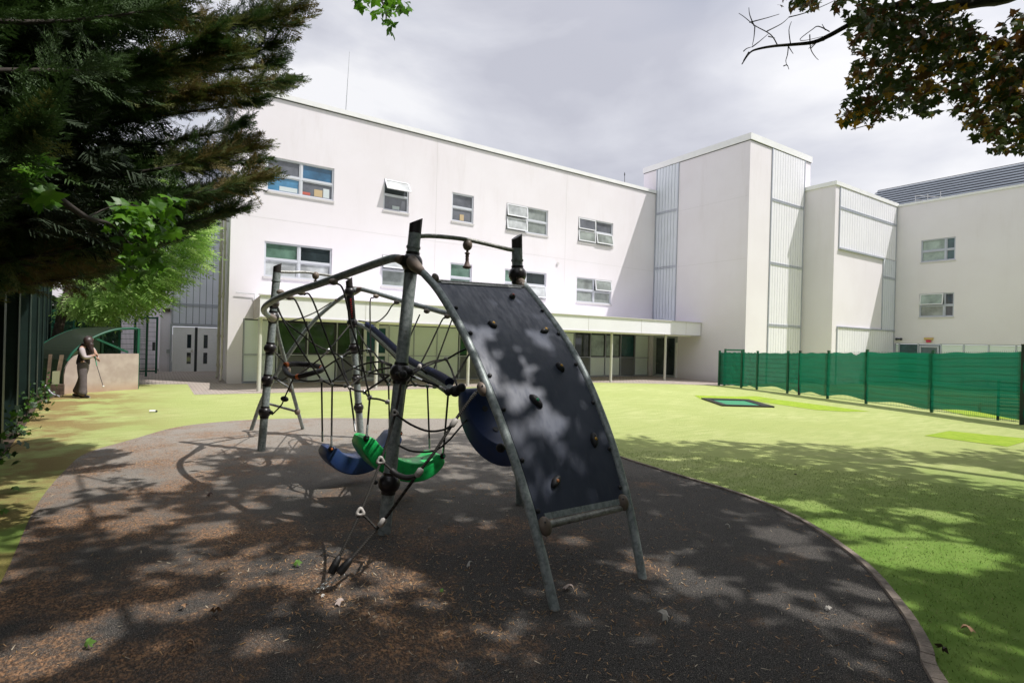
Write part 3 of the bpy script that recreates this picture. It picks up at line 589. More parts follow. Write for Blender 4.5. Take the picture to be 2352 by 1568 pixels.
# right: green mesh fence carrying windbreak fabric
fpts = [(21.35, 15.1, 1.50), (21.3, 13.95, 1.53), (21.1, 13.1, 1.54), (20.75, 11.6, 1.58), (20.5, 11.0, 1.60), (20.05, 9.74, 1.64), (19.6, 8.3, 1.71), (19.0, 6.3, 1.74), (18.16, 4.13, 1.84), (17.1, 1.5, 1.86), (16.2, -.8, 1.86)]
rf = thing('mesh_fence', (20, 9, 0), 'green wire mesh fence covered with sagging green windbreak fabric across the lawn', 'fence')
b = MB()
for i in range(len(fpts) - 1):
    a = np.array([*fpts[i][:2], 0.]); c = np.array([*fpts[i + 1][:2], 0.]); L = np.linalg.norm(c - a); t = (c - a) / L; n = np.array([-t[1], t[0], 0]); h0, h1 = fpts[i][2], fpts[i + 1][2]
    for k in range(int(L / .05)):
        q = (k + .5) * .05 / L; h = lerp(h0, h1, q) + .02; p = a + t * (L * q); b.obox(p + [0, 0, .04], t * .005, n * .005, (0, 0, h - .04))
    for k in range(9): z = .06 + k * .2; b.obox(a + [0, 0, z * h0 / 1.75], (c - a) + [0, 0, z * (h1 - h0) / 1.75], n * .012, (0, 0, .012))
b.build('wire_mesh', m_fgreen, rf)
for i, p in enumerate(fpts):
    q = MB(); s = .035 if i != 8 else .05; h = p[2] + (.06 if i != 8 else .16); q.box(p[0] - s, p[0] + s, p[1] - s, p[1] + s, 0, h); q.box(p[0] - s - .005, p[0] + s + .005, p[1] - s - .005, p[1] + s + .005, h + .0005, h + .02); q.build('fence_post', m_fdark if i in (4, 8) else m_fgreen, rf)
spans = [(0, 1), (1, 2), (2, 4), (4, 6), (6, 8), (8, 10)]
for si, (i0_, i1_) in enumerate(spans):
    pts = fpts[i0_:i1_ + 1]; nu = 26 * (i1_ - i0_); nv = 26; vs = []; fs = []
    ph = random.uniform(0, 6)
    for i in range(nu + 1):
        q = i / nu * (len(pts) - 1); k = min(int(q), len(pts) - 2); f_ = q - k; a, c = np.array(pts[k]), np.array(pts[k + 1]); p = a + (c - a) * f_; t = (c - a)[:2] / np.linalg.norm((c - a)[:2]); n = np.array([t[1], -t[0]])
        if n @ (np.array([0, 0]) - p[:2]) < 0: n = -n
        u_ = i / nu; sag = .018 * abs(math.sin(u_ * 9 + ph)) + .012 * math.sin(u_ * 31 + ph) + (.10 if si == 3 and .82 < u_ < .93 else 0) * math.sin((u_ - .82) / .11 * math.pi)
        bot = .10 + .09 * math.sin(u_ * math.pi * (i1_ - i0_)) ** 2 * (1 + .5 * math.sin(ph + u_ * 4)) + .02 * math.sin(u_ * 17 + ph)
        if si < 2: bot *= .5
        for j in range(nv + 1):
            v = j / nv; z = lerp(bot, p[2] - sag, v); out = (-.02 if si < 3 else .045) + .008 * math.sin(v * 19 + 3.1 * math.sin(u_ * 3.3 + ph) + 1.3 * math.sin(u_ * 11)) * (1 - .3 * v) + .010 * math.sin(u_ * 17 + v * 6 + ph) * math.sin(v * 4 + u_ * 3) + .022 * (1 - v) * math.sin(u_ * 7 + ph)
            vs.append((p[0] + n[0] * out, p[1] + n[1] * out, z))
    for i in range(nu):
        for j in range(nv): a = i * (nv + 1) + j; fs.append((a, a + nv + 1, a + nv + 2, a + 1))
    q = MB(); q.add(vs, fs, 0, True); q.build('windbreak_fabric', m_cloth, rf)
gt = thing('metal_gate', (22.2, 15.0, 0), 'small green metal gate between the tower wall and the windbreak fence', 'gate')
for x_ in (21.47, 22.85): q = MB(); q.box(x_ - .035, x_ + .035, 14.86, 14.93, 0, 1.66); q.build('gate_post', m_fgreen, gt)
q = MB(); q.box(21.505, 22.815, 14.87, 14.92, 1.58, 1.65); q.box(21.505, 22.815, 14.87, 14.92, 1.44, 1.48); q.box(21.505, 22.815, 14.87, 14.92, .08, .13)
for k in range(22): q.box(21.54 + k * .058, 21.55 + k * .058, 14.89, 14.90, .13, 1.44)
q.build('gate_frame', m_fgreen, gt)
bs = thing('metal_bench', (18.9, 3.7, 0), 'dark slatted metal frame seen through the fabric at the right end of the fence', 'bench')
q = MB()
for k in range(9): q.obox((18.75, 4.75, .25 + k * .09), (.55, -.9, 0), (.02, .01, 0), (0, 0, .03))
q.build('slatted_back', m_fdark, bs)
for k in (0, 1): q = MB(); q.tube([(18.75 + k * .55, 4.75 - .9 * k, 0), (18.75 + k * .55, 4.75 - .9 * k, 1.1)], .03, 8); q.build('leg', m_fdark, bs)
# left: tall dark fence with netting
lf = thing('boundary_fence', (-1.9, 12, 0), 'tall dark green boundary fence of deep steel posts and netting under the conifers', 'fence')
lp = [(-1.30, 4.4), (-1.45, 6.4), (-1.60, 8.4), (-1.76, 10.34), (-1.92, 12.36), (-2.08, 14.5), (-2.24, 16.6), (-2.42, 18.7), (-2.6, 20.8), (-2.78, 22.9)]
for p in lp: q = MB(); q.box(p[0] - .24, p[0], p[1] - .05, p[1] + .05, 0, 3.3); q.box(p[0], p[0] + .012, p[1] - .07, p[1] + .07, 0, 3.3); q.build('fence_post', m_fdark, lf)
for i in range(len(lp) - 1):
    a = np.array([lp[i][0] - .2, lp[i][1] + .055, 0.]); c = np.array([lp[i + 1][0] - .2, lp[i + 1][1] - .055, 0.]); q = MB(); q.obox(a + [0, 0, .08], c - a, (-.02, 0, 0), (0, 0, 3.1), 0)
    n_ = 60; t = (c - a) / n_
    for k in range(n_): q.obox(a + t * k + [.004, 0, .08], t * .16, (.01, 0, 0), (0, 0, 3.1), 1)
    for k in range(40): q.obox(a + [.006, 0, .1 + k * .078], c - a, (.01, 0, 0), (0, 0, .01), 1)
    q.build('netting', [m_netting, m_fdark], lf)
# rear green mesh fence and gate
bf = thing('mesh_fence', (-2, 25, 0), 'rear green mesh fence and half open gate beside the white double doors', 'fence')
q = MB()
for k in range(110): x_ = -4.6 + k * .04; q.box(x_, x_ + .008, 25.2, 25.206, .05, 2.45)
for k in range(13): q.box(-4.6, -.2, 25.207, 25.213, .1 + k * .19, .112 + k * .19)
q.build('wire_mesh', m_fgreen, bf)
for x_ in (-4.6, -2.4, -1.05, -.2): q = MB(); q.box(x_ - .04, x_ + .04, 25.14, 25.199, 0, 2.5); q.build('fence_post', m_fgreen, bf)
ga = thing('metal_gate', (-.1, 27, 0), 'tall green mesh gate with dark box lock left of the white double doors', 'gate')
for x_ in (-.62, .13): q = MB(); q.box(x_ - .04, x_ + .04, 27.0, 27.08, 0, 2.36); q.build('gate_post', m_fgreen, ga)
q = MB(); q.box(-.58, .09, 27.02, 27.06, 2.27, 2.34); q.box(-.58, .09, 27.02, 27.06, .06, .12)
for k in range(16): q.box(-.56 + k * .04, -.552 + k * .04, 27.03, 27.04, .12, 2.27)
for k in range(11): q.box(-.58, .09, 27.041, 27.047, .2 + k * .19, .21 + k * .19)
q.build('gate_frame', m_fgreen, ga); q = MB(); q.box(-.02, .08, 26.95, 27.02, .95, 1.3); q.build('lock', m_dark, ga)
# shelter with curved roof frame behind a rendered side panel
sh = thing('cycle_shelter', (-1.1, 19.6, 0), 'green framed shelter with curved roof and pale rounded side panel behind the person', 'shelter')
A, Bp = np.array([-1.98, 18.72, 0.]), np.array([-.36, 19.74, 0.]); t = (Bp - A) / np.linalg.norm(Bp - A); L = np.linalg.norm(Bp - A); nn = np.array([t[1], -t[0], 0])
prof = [(0, 0), (L, 0), (L, 1.07), (.36, 1.07), (.22, 1.0), (.10, .86), (.03, .70), (0, .5)]
q = MB(); fr_ = [A + t * u_ + nn * .03 + [0, 0, z] for u_, z in prof]; bk = [A + t * u_ - nn * .03 + [0, 0, z] for u_, z in prof]; k = len(prof)
q.add(fr_, [tuple(range(k))]); q.add(bk, [tuple(range(k))[::-1]])
for i in range(k): q.quad(fr_[i], bk[i], bk[(i + 1) % k], fr_[(i + 1) % k])
m_pan, g = new_mat('pinkish_board', .8)
g.color(g.mix(g.ramp(g.sep()[2], .35, 0, 0, .55), g.mix(g.ramp(g.noise(3, 6), .35, .7), (.42, .34, .30), (.52, .44, .39)), (.46, .28, .18))); q.build('side_panel', m_pan, sh)
def shp(u_, z, off=0.): return A + t * u_ - nn * off + [0, 0, z]
arc = [(.12, .88), (.25, 1.12), (.5, 1.36), (.8, 1.56), (1.15, 1.72), (1.5, 1.80), (L, 1.82)]
for off in (.08, 1.9): q = MB(); q.tube(smooth_line([shp(u_, z, off) for u_, z in arc], 3), .035, 8); q.build('curved_roof_rail', m_fgreen, sh)
q = MB(); S1 = smooth_line([shp(u_, z + .03, .08) for u_, z in arc], 3); S2 = smooth_line([shp(u_, z + .03, 1.9) for u_, z in arc], 3)
for i in range(len(S1) - 1): q.quad(S1[i], S1[i + 1], S2[i + 1], S2[i])
q.build('roof_sheet', mat('smoked_roof_sheet', (.06, .08, .06), .25, trans=.5), sh)
q = MB(); q.obox(shp(L, 0, .05), t * .07, -nn * .07, (0, 0, 1.82)); q.build('post', m_fgreen, sh); q = MB(); q.obox(shp(L, 0, 1.86), t * .07, -nn * .07, (0, 0, 1.82)); q.build('post', m_fgreen, sh)
q = MB(); q.obox(shp(.75, 1.5, .09), t * .93 + [0, 0, -.42], -nn * .05, (0, 0, .06)); q.build('brace', m_fgreen, sh)
q = MB(); q.quad(shp(.15, .1, 1.9), shp(L, .1, 1.9), shp(L, 1.78, 1.9), shp(.6, 1.4, 1.9)); q.build('back_panel', mat('green_back_panel', (.06, .12, .08), .3), sh)
q = MB(); q.obox(shp(.98, .95, 1.6), t * .3, nn * .02, (0, 0, .38)); q.build('notice_board', mat('pale_notice_board', (.36, .40, .28), .6), sh)
# odds and ends by the fence
def plank(p, h, w, lean, m, label):
    q = MB(); q.obox(p, (w, .0, 0), (0, .05, 0), (lean, .08, h)); o = q.build('plank', m, None); return meta(o, label, 'plank')
m_wood = mat('weathered_wood', (.26, .19, .12), .85, var=.4, vs=8)
plank((-2.22, 18.9, .02), 1.02, .09, .12, m_wood, 'grey brown plank leaning against the fence beside the pale panel')
plank((-2.33, 18.5, .02), 1.05, .07, .05, mat('old_wood', (.17, .12, .08), .9, var=.4, vs=8), 'darker plank leaning nearest the fence post')
q = MB(); q.obox((-2.20, 18.55, .28), (.14, .03, 0), (0, .1, 0), (.01, 0, .34)); meta(q.build('plastic_box', mat('khaki_plastic', (.33, .34, .20), .6)), 'small khaki box standing by the leaning planks', 'box')
q = MB(); q.box(-2.35, -1.95, 18.5, 18.9, .0, .27); meta(q.build('timber_block', m_soil), 'low dark timber block under the khaki box', 'block')
q = MB(); q.tube(smooth_line([(-2.3, 18.2, .32), (-2.22, 18.1, .2), (-2.1, 17.95, .08), (-1.95, 17.8, .03)], 5), .02, 8); meta(q.build('pipe_offcut', mat('grey_pipe', (.45, .44, .50), .5)), 'curved grey pipe lying at the foot of the fence', 'pipe')
q = MB(); q.tube([(-.03, 13.95, .03), (.08, 13.93, .03)], .03, 10); q.tube([(.08, 13.93, .03), (.11, 13.92, .03)], .02, 8, 1); meta(q.build('plastic_bottle', [m_coping, m_dark]), 'small white bottle lying on the lawn near the rubber surface', 'bottle')
# ================================================================== THE PERSON
PB = ground_at(193, 913); PB[2] = 0
ps = thing('person', (PB[0], PB[1], 0), 'person with long dark hair, dark waistcoat and wide grey trousers looking down at a stick', 'person')
lat = np.array([RV[0], RV[1], 0]); lat /= np.linalg.norm(lat); fwd = np.array([FV[0], FV[1], 0]); fwd /= np.linalg.norm(fwd)
def PP(a, z, d=0.): return PB + lat * a + fwd * d + np.array([0, 0, z])
def skin(name, nodes, edges, m, parent, sub=2):
    me = bpy.data.meshes.new(name); q = np.array(parent.location)
    me.from_pydata([tuple(np.array(n[0]) - q) for n in nodes], edges, []); o = bpy.data.objects.new(name, me); COL.objects.link(o); o.parent = parent
    sk = o.modifiers.new('s', 'SKIN'); sk.use_smooth_shade = True
    for i, n in enumerate(nodes): me.skin_vertices[0].data[i].radius = n[1] if hasattr(n[1], '__len__') else (n[1], n[1]); me.skin_vertices[0].data[i].use_root = (i == 0)
    ss = o.modifiers.new('u', 'SUBSURF'); ss.levels = sub; ss.render_levels = sub; me.materials.append(m); return o
m_skin = mat('skin', (.48, .28, .20), .55); m_hair = mat('dark_brown_hair', (.055, .03, .026), .4, var=.5, vs=30, stretch=(8, 8, 1)); m_cotton = mat('pale_sleeve', (.48, .42, .43), .8, var=.1, vs=9)
m_vest = mat('dark_waistcoat', (.035, .025, .028), .8, var=.3, vs=12); m_trs = mat('grey_trousers', (.145, .12, .125), .85, var=.3, vs=9, bump=.3, bs=20); m_shoe = mat('black_shoe', (.025, .02, .022), .5)
body = [(PP(-.04, .88), .10), (PP(-.03, 1.05), .09), (PP(.0, 1.22), .09), (PP(.04, 1.33), .09), (PP(.08, 1.39), .045), (PP(.12, 1.48), .075), (PP(.14, 1.55), .07),
        (PP(-.02, .80, -.08), .10), (PP(.0, .46, -.07), .07), (PP(-.01, .10, -.07), .05), (PP(.10, .05, -.07), .045),
        (PP(-.06, .80, .08), .10), (PP(-.16, .46, .10), .06), (PP(-.32, .12, .12), .045), (PP(-.25, .06, .12), .04),
        (PP(.02, 1.29, -.16), .055), (PP(.12, 1.03, -.20), .045), (PP(.25, 1.08, -.10), .034), (PP(.30, 1.10, -.05), .028),
        (PP(.03, 1.29, .16), .055), (PP(.17, 1.05, .18), .045), (PP(.27, 1.02, .06), .034), (PP(.30, .99, .02), .028)]
ed = [(0, 1), (1, 2), (2, 3), (3, 4), (4, 5), (5, 6), (0, 7), (7, 8), (8, 9), (9, 10), (0, 11), (11, 12), (12, 13), (13, 14), (2, 15), (15, 16), (16, 17), (17, 18), (2, 19), (19, 20), (20, 21), (21, 22)]
skin('body', body, ed, m_skin, ps)
skin('trousers', [(PP(-.04, 1.02), (.15, .13)), (PP(-.04, .86), (.17, .16)), (PP(.0, .70, -.08), .115), (PP(.03, .44, -.09), .092), (PP(.03, .20, -.09), .10), (PP(.03, .05, -.09), .125), (PP(-.09, .68, .08), .105), (PP(-.16, .44, .10), .085), (PP(-.25, .22, .11), .09), (PP(-.32, .09, .12), .105)], [(0, 1), (1, 2), (2, 3), (3, 4), (4, 5), (1, 6), (6, 7), (7, 8), (8, 9)], m_trs, ps)
skin('waistcoat', [(PP(-.05, .80), .14), (PP(-.05, .90), .165), (PP(-.03, 1.06), .135), (PP(.0, 1.18), .15), (PP(.02, 1.28), .14), (PP(.05, 1.34), .09)], [(0, 1), (1, 2), (2, 3), (3, 4), (4, 5)], m_vest, ps)
for s_, k in ((-1, 0), (1, 1)): skin('sleeve', [(PP(.02, 1.30, .15 * s_), .075), (PP(.07, 1.17, .185 * s_), .072), (PP(.14, 1.03, .19 * s_), .066), (PP(.21, 1.05, .13 * s_), .05), (PP(.27, 1.09 - .06 * k, .06 * s_), .04)], [(0, 1), (1, 2), (2, 3), (3, 4)], m_cotton, ps)
skin('hair', [(PP(.12, 1.60, -.01), .095), (PP(.10, 1.47), .115), (PP(.06, 1.38, -.05), .10), (PP(.16, 1.36, -.06), .07), (PP(.21, 1.24, -.07), .055), (PP(.26, 1.14, -.07), .03), (PP(-.02, 1.33, -.04), .075), (PP(-.10, 1.26, -.04), .055), (PP(-.17, 1.21, -.03), .028)], [(0, 1), (1, 2), (1, 3), (3, 4), (4, 5), (2, 6), (6, 7), (7, 8)], m_hair, ps)
for a, z, d in ((.07, .035, -.07), (-.26, .05, .12)):
    q = MB(); q.ball(PP(a, z, d), (.045, .13, .045), None); 
    q = MB(); c = PP(a, z, d); q.ball(c, (.05, .04, .14), lat + np.array([0, 0, -.06 if a < 0 else 0])); q.ball(c - [0, 0, .018], (.052, .02, .145), lat, 1); q.build('shoe', [m_shoe, m_coping], ps)
hb = MB()
for hx, hz, hd in ((.31, 1.10, -.04), (.31, .98, .02)):
    for k in range(4): p = PP(hx, hz + .02 - k * .014, hd); hb.tube([p, p + lat * .04 + [0, 0, -.008], p + lat * (.055 - .004 * k) + [0, 0, -.03], p + lat * .04 + [0, 0, -.045]], [.009, .009, .008, .007], 6)
    p = PP(hx, hz + .025, hd); hb.tube([p, p + lat * .02 - fwd * .03, p + lat * .045 - fwd * .02 + [0, 0, -.01]], [.011, .010, .008], 6)
hb.build('fingers', m_skin, ps)
q = MB(); q.tube([PP(.27, 1.06, -.02), PP(.33, .83, -.03)], .012, 8, 1); q.tube([PP(.33, .83, -.03), PP(.52, .32, -.05)], .007, 8, 0); q.ball(PP(.525, .31, -.05), .022, None, 2)
meta(q.build('stick', [m_dark, mat('mint_grip', (.10, .35, .22), .5), m_coping]), 'thin dark stick with green upper part held in front of the person', 'stick')
# ================================================================== THE CLIMBING FRAME
CF = thing('climbing_frame', (2.6, 6.5, 0), 'galvanised steel climbing frame with rope net, curved navy climbing board and black ball joints', 'climbing frame')
def gp(x, y): p = ground_at(x, y); p[2] = 0; return p
def P1(x, y): return (600 + x / 3.485) * .9408, (500 + y / 3.485) * .9408
def part(name, m, fn, parent=None): q = MB(); fn(q); return q.build(name, m, parent or CF)
b1, b2 = gp(882, 1226), gp(1197, 1157); b3, b4 = gp(600, 1036), gp(829, 1005)
m1 = lambda x, y: on_plane(x, y, b1, b2); m3 = lambda x, y: on_plane(x, y, b3, b4)
def mast(foot, topP, balls, R=.057, BR=.098, sleeve=None):
    t = topP - foot; L = np.linalg.norm(t); t /= L
    ms = part('mast', m_galv, lambda q: q.tube([foot - t * .05, foot + t * (L - .16)], R, 20))
    def cap(q):                                                      # slanting end cap
        q.tube([foot + t * (L - .165), foot + t * (L - .10)], R * 1.0, 20)
        u_ = np.cross(t, [0, 1., 0]); u_ /= np.linalg.norm(u_); w_ = np.cross(t, u_); c0 = foot + t * (L - .10); n = 20
        lo = [c0 + R * (math.cos(a) * u_ + math.sin(a) * w_) for a in [2 * math.pi * k / n for k in range(n)]]
        hi = [p + t * (.060 - .034 * np.dot(p - c0, u_) / R) for p in lo]
        q.add(lo + hi, [(k, (k + 1) % n, n + (k + 1) % n, n + k) for k in range(n)], 0, True); q.add(hi, [tuple(range(n))])
    part('cap', m_cap, cap, ms)
    part('collar', m_galv, lambda q: q.tube([foot + t * (L - .30), foot + t * (L - .28)], R * 1.14, 20), ms)
    for (P_, r) in balls:
        s = np.dot(P_ - foot, t); c = foot + t * s
        part('ball_joint', m_ballm, lambda q: (q.ball(c, (r, r, r * .97), t, 0, 24, 14), q.tube([c - t * r * .99, c + t * r * .99], R * 1.12, 20)), ms)
    return ms, foot, t, L
A1 = mast(b1, m1(957, 497), [(m1(938, 602), .098), (m1(913, 856), .098), (m1(890, 1109), .098)])
A2 = mast(b2, m1(1187, 535), [(m1(1189, 631), .096)])
A3 = mast(b3, m3(638, 602), [(m3(630, 697), .075), (m3(627, 728), .092), (m3(620, 800), .09), (m3(616.5, 873), .09), (m3(607, 946), .09)], BR=.09)
A4 = mast(b4, m3(801, 636), [(m3(808, 670), .092), (m3(812, 741), .09), (m3(816, 799), .09), (m3(821, 869), .085), (m3(826, 935), .085)], BR=.09)
def ax(M, z): return M[1] + M[2] * ((z - M[1][2]) / M[2][2])
# printed sleeve on the far mast
def sleeve(q):
    a, c = ax(A4, m3(808, 682)[2]), ax(A4, m3(811, 733)[2]); q.tube([a, c], .064, 18, 0)
    v = EYE - (a + c) / 2; v /= np.linalg.norm(v); s = np.cross(v, A4[2]); s /= np.linalg.norm(s)
    for k in range(9):
        p = lerp(a, c, .08 + k * .1) + v * .066 - s * (.004); h = .022 if k else .04
        q.obox(p - s * .016, s * .026, A4[2] * -h * .45, v * .002, 1)
        if k % 2: q.obox(p - s * .016 - A4[2] * h * .55, s * .008, A4[2] * -h * .4, v * .002, 1)
        else: q.obox(p + s * .004 - A4[2] * h * .55, s * .008, A4[2] * -h * .4, v * .002, 1)
part('printed_sleeve', [m_hose, m_red], sleeve, A4[0])
# arched bars over each pair of masts, each with a hanging grip
def arch(Ma, Mb, pts, R, grip, gs):
    o = part('arched_bar', m_galv_l, lambda q: q.tube(smooth_line(pts, 6), R, 14))
    g0, g1 = grip
    def bell(q):
        q.ball(g0 - [0, 0, .03 * gs], (.048 * gs, .048 * gs, .055 * gs), None, 0, 18, 12)
    part('grip_clamp', m_bronze, bell, o)
    L = g0[2] - .08 * gs - g1[2]; z = lambda f: [g0[0], g0[1], g0[2] - .08 * gs - L * f]
    part('hanging_grip', mat('worn_bronze_rubber', (.15, .10, .085), .6, var=.3, vs=20), lambda q: q.tube([z(0), z(.12), z(.14), z(.2), z(.22), z(.35), z(.4), z(.5), z(.55), z(.65), z(.82), z(.9), z(.94), z(1)], [.012 * gs, .014 * gs, .026 * gs, .026 * gs, .017 * gs, .019 * gs, .016 * gs, .019 * gs, .016 * gs, .02 * gs, .03 * gs, .046 * gs, .044 * gs, .02 * gs], 14), o)
za = [m1(945, 544), m1(985, 542), m1(1030, 545), m1(1075, 551), m1(1125, 562), m1(1170, 573), m1(1190, 575)]
arch(A1, A2, za, .021, (m1(1074, 556), m1(1071, 617)), 1.0)
zb = [m3(636, 624), m3(665, 625), m3(700, 625), m3(730, 629), m3(765, 634), m3(803, 640)]
arch(A3, A4, zb, .021, (m3(725, 628), m3(724, 661)), 1.15)
# long bowed beams
beamL = [A1[1] * 0 + ax(A1, m1(938, 600)[2]) + np.array([-.03, .03, 0]), at(908, 593, 4.95), at(870, 603, 5.1), at(800, 628, 5.45), at(730, 653, 5.8), at(670, 672, 6.15), at(632, 688, 6.5), at(611, 702, 6.85), at(606, 713, 7.15), at(613, 722, 7.45), m3(627, 730)]
part('bowed_beam', m_galv, lambda q: q.tube(smooth_line(beamL, 6), .038, 18))
part('beam_end_clamp', m_bronze, lambda q: (q.tube([at(926, 598, 4.9), at(904, 592, 4.97)], [.05, .028], 14)))
part('beam_end_clamp', m_bronze, lambda q: (q.tube([at(613, 722, 7.45), at(626, 731, 7.95)], [.03, .06], 14),))
beamR = [m3(808, 668), at(826, 664, 9.2), at(860, 672, 8.95), at(920, 690, 8.5), at(985, 708, 8.0), at(1040, 722, 7.6), at(1110, 728, 7.15), at(1165, 716, 6.8), at(1195, 690, 6.3), at(1198, 655, 5.95), m1(1190, 632)]
part('bowed_beam', m_galv, lambda q: q.tube(smooth_line(beamR, 6), .038, 18))
part('beam_end_clamp', m_bronze, lambda q: q.tube([at(812, 668, 9.3), at(832, 663, 9.15)], [.08, .03], 14))
part('beam_end_clamp', m_bronze, lambda q: q.ball(at(1032, 704, 7.6), (.06, .06, .07), None))
# padded bar from the far mast down to the navy cradle
pad = [at(822, 744, 9.25), at(848, 756, 8.6), at(885, 788, 7.8), at(930, 830, 6.9), at(975, 857, 6.0), at(1010, 876, 5.3), at(1040, 897, 4.85)]
padU = [p + np.array([0, 0, .055]) for p in pad]
o = part('sloping_bar', m_galv, lambda q: q.tube(smooth_line(pad, 6), .038, 14))
part('navy_padding', mat('navy_foam', (.010, .018, .06), .75, spec=.25, bump=.3, bs=30), lambda q: q.tube(smooth_line(padU, 6)[5:-2], .043, 14), o)
part('rubber_underlay', m_hose, lambda q: q.tube([p - np.array([0, 0, .10]) for p in smooth_line(padU, 6)[7:-3]], .03, 10), o)
# crossing rails of the far ladder
rA = [m3(632, 735), at(640, 775, 8.5), at(655, 830, 8.9), at(668, 885, 9.25), at(683, 940, 9.55), gp(696, 985)]
rB = [m3(805, 672), at(775, 690, 9.35), at(725, 733, 9.35), at(680, 790, 9.4), at(640, 850, 9.5), at(603, 915, 9.65), gp(577, 988)]
part('ladder_rail', m_galv, lambda q: q.tube(smooth_line(rA, 5), .031, 14)); part('ladder_rail', m_galv, lambda q: q.tube(smooth_line(rB, 5), .034, 14))
for a, c in (((634, 872, 9.55), (668, 893, 9.3)), ((614, 926, 9.65), (683, 945, 9.55)), ((650, 843, 9.5), (661, 850, 9.0))):
    part('rung', m_galv_l, lambda q: q.tube([at(*a), at(*c)], .022, 10)); part('rung_clamp', m_bronze, lambda q: q.ball(at(*c), (.05, .05, .06), None))
# the climbing board and its rails
f1, f2 = gp(1275, 1400), gp(1475, 1327); h1, h2 = m1(938, 602), m1(1189, 631)
R1 = [on_plane(x, y, f1, h1) for x, y in ((955, 612), (975, 630), (1010, 672), (1062, 760), (1112, 872), (1162, 1000), (1202, 1120), (1240, 1255), (1275, 1402))]
R2 = [on_plane(x, y, f2, h2) for x, y in ((1196, 648), (1212, 664), (1252, 714), (1300, 782), (1346, 866), (1383, 955), (1412, 1040), (1439, 1140), (1460, 1240), (1476, 1330))]
s1, s2 = smooth_line(R1, 10), smooth_line(R2, 10)
part('board_rail', m_galv, lambda q: q.tube(s1, .0335, 20)); part('board_rail', m_galv, lambda q: q.tube(s2, .0335, 20))
part('rail_end_clamp', m_bronze, lambda q: (q.tube([m1(948, 602) - FV * .05, R1[0] - FV * .03, R1[1]], [.058, .056, .028], 16)))
part('rail_end_clamp', m_bronze, lambda q: (q.tube([m1(1189, 640), R2[0], R2[1]], [.05, .045, .026], 16), q.ball(at(1189, 637, 5.70), (.070, .070, .045), UV)))
def yparam(S, yy):                                                   # the point of a rail at a given height in the picture
    ys_ = [to_px(p)[1] for p in S]
    for i in range(len(S) - 1):
        if ys_[i] <= yy <= ys_[i + 1]: f_ = (yy - ys_[i]) / (ys_[i + 1] - ys_[i] + 1e-9); return S[i] * (1 - f_) + S[i + 1] * f_
    return S[-1] if yy > ys_[-1] else S[0]
NS, NT = 28, 12; grid = []
for i in range(NS + 1):
    f_ = i / NS; a = yparam(s1, lerp(650, 1196, f_)); c = yparam(s2, lerp(664, 1152, f_)); w_ = (c - a) / np.linalg.norm(c - a)
    a2, c2 = a + w_ * .040, c - w_ * .040; grid.append([a2 * (1 - j / NT) + c2 * (j / NT) for j in range(NT + 1)])
nrm = np.cross(grid[14][12] - grid[14][0], grid[15][0] - grid[14][0]); nrm /= np.linalg.norm(nrm)
if nrm @ (EYE - grid[14][6]) < 0: nrm = -nrm
def gnorm(i, j):
    i0_, i1_ = max(i - 1, 0), min(i + 1, NS); j0, j1 = max(j - 1, 0), min(j + 1, NT); n = np.cross(grid[i0_][j1] - grid[i0_][j0], grid[i1_][j] - grid[i0_][j]); n /= np.linalg.norm(n)
    return n if n @ nrm > 0 else -n
def board(q):
    fr2 = [grid[i][j] + gnorm(i, j) * .008 for i in range(NS + 1) for j in range(NT + 1)]; bk2 = [grid[i][j] - gnorm(i, j) * .010 for i in range(NS + 1) for j in range(NT + 1)]; w = NT + 1; k0 = len(fr2)
    F = [(i * w + j, i * w + j + 1, (i + 1) * w + j + 1, (i + 1) * w + j) for i in range(NS) for j in range(NT)]
    q.add(fr2 + bk2, F + [tuple(k0 + v for v in f[::-1]) for f in F], 0, True)
    E_ = [(i * w, (i + 1) * w) for i in range(NS)] + [(i * w + NT, (i + 1) * w + NT) for i in range(NS)] + [(j, j + 1) for j in range(NT)] + [(NS * w + j, NS * w + j + 1) for j in range(NT)]
    q.add(fr2 + bk2, [(a, c, k0 + c, k0 + a) for a, c in E_])
bd = part('climbing_board', m_panel, board)
def on_board(x, y):
    best = None
    for i in range(NS):
        for j in range(NT):
            for fi in (0, .34, .67):
                for fj in (0, .34, .67):
                    p = (grid[i][j] * (1 - fj) + grid[i][j + 1] * fj) * (1 - fi) + (grid[i + 1][j] * (1 - fj) + grid[i + 1][j + 1] * fj) * fi
                    X_, Y_, _ = to_px(p); d_ = (X_ - x) ** 2 + (Y_ - y) ** 2
                    if best is None or d_ < best[0]: best = (d_, p, gnorm(i, j), i)
    return best[1], best[2], best[3]
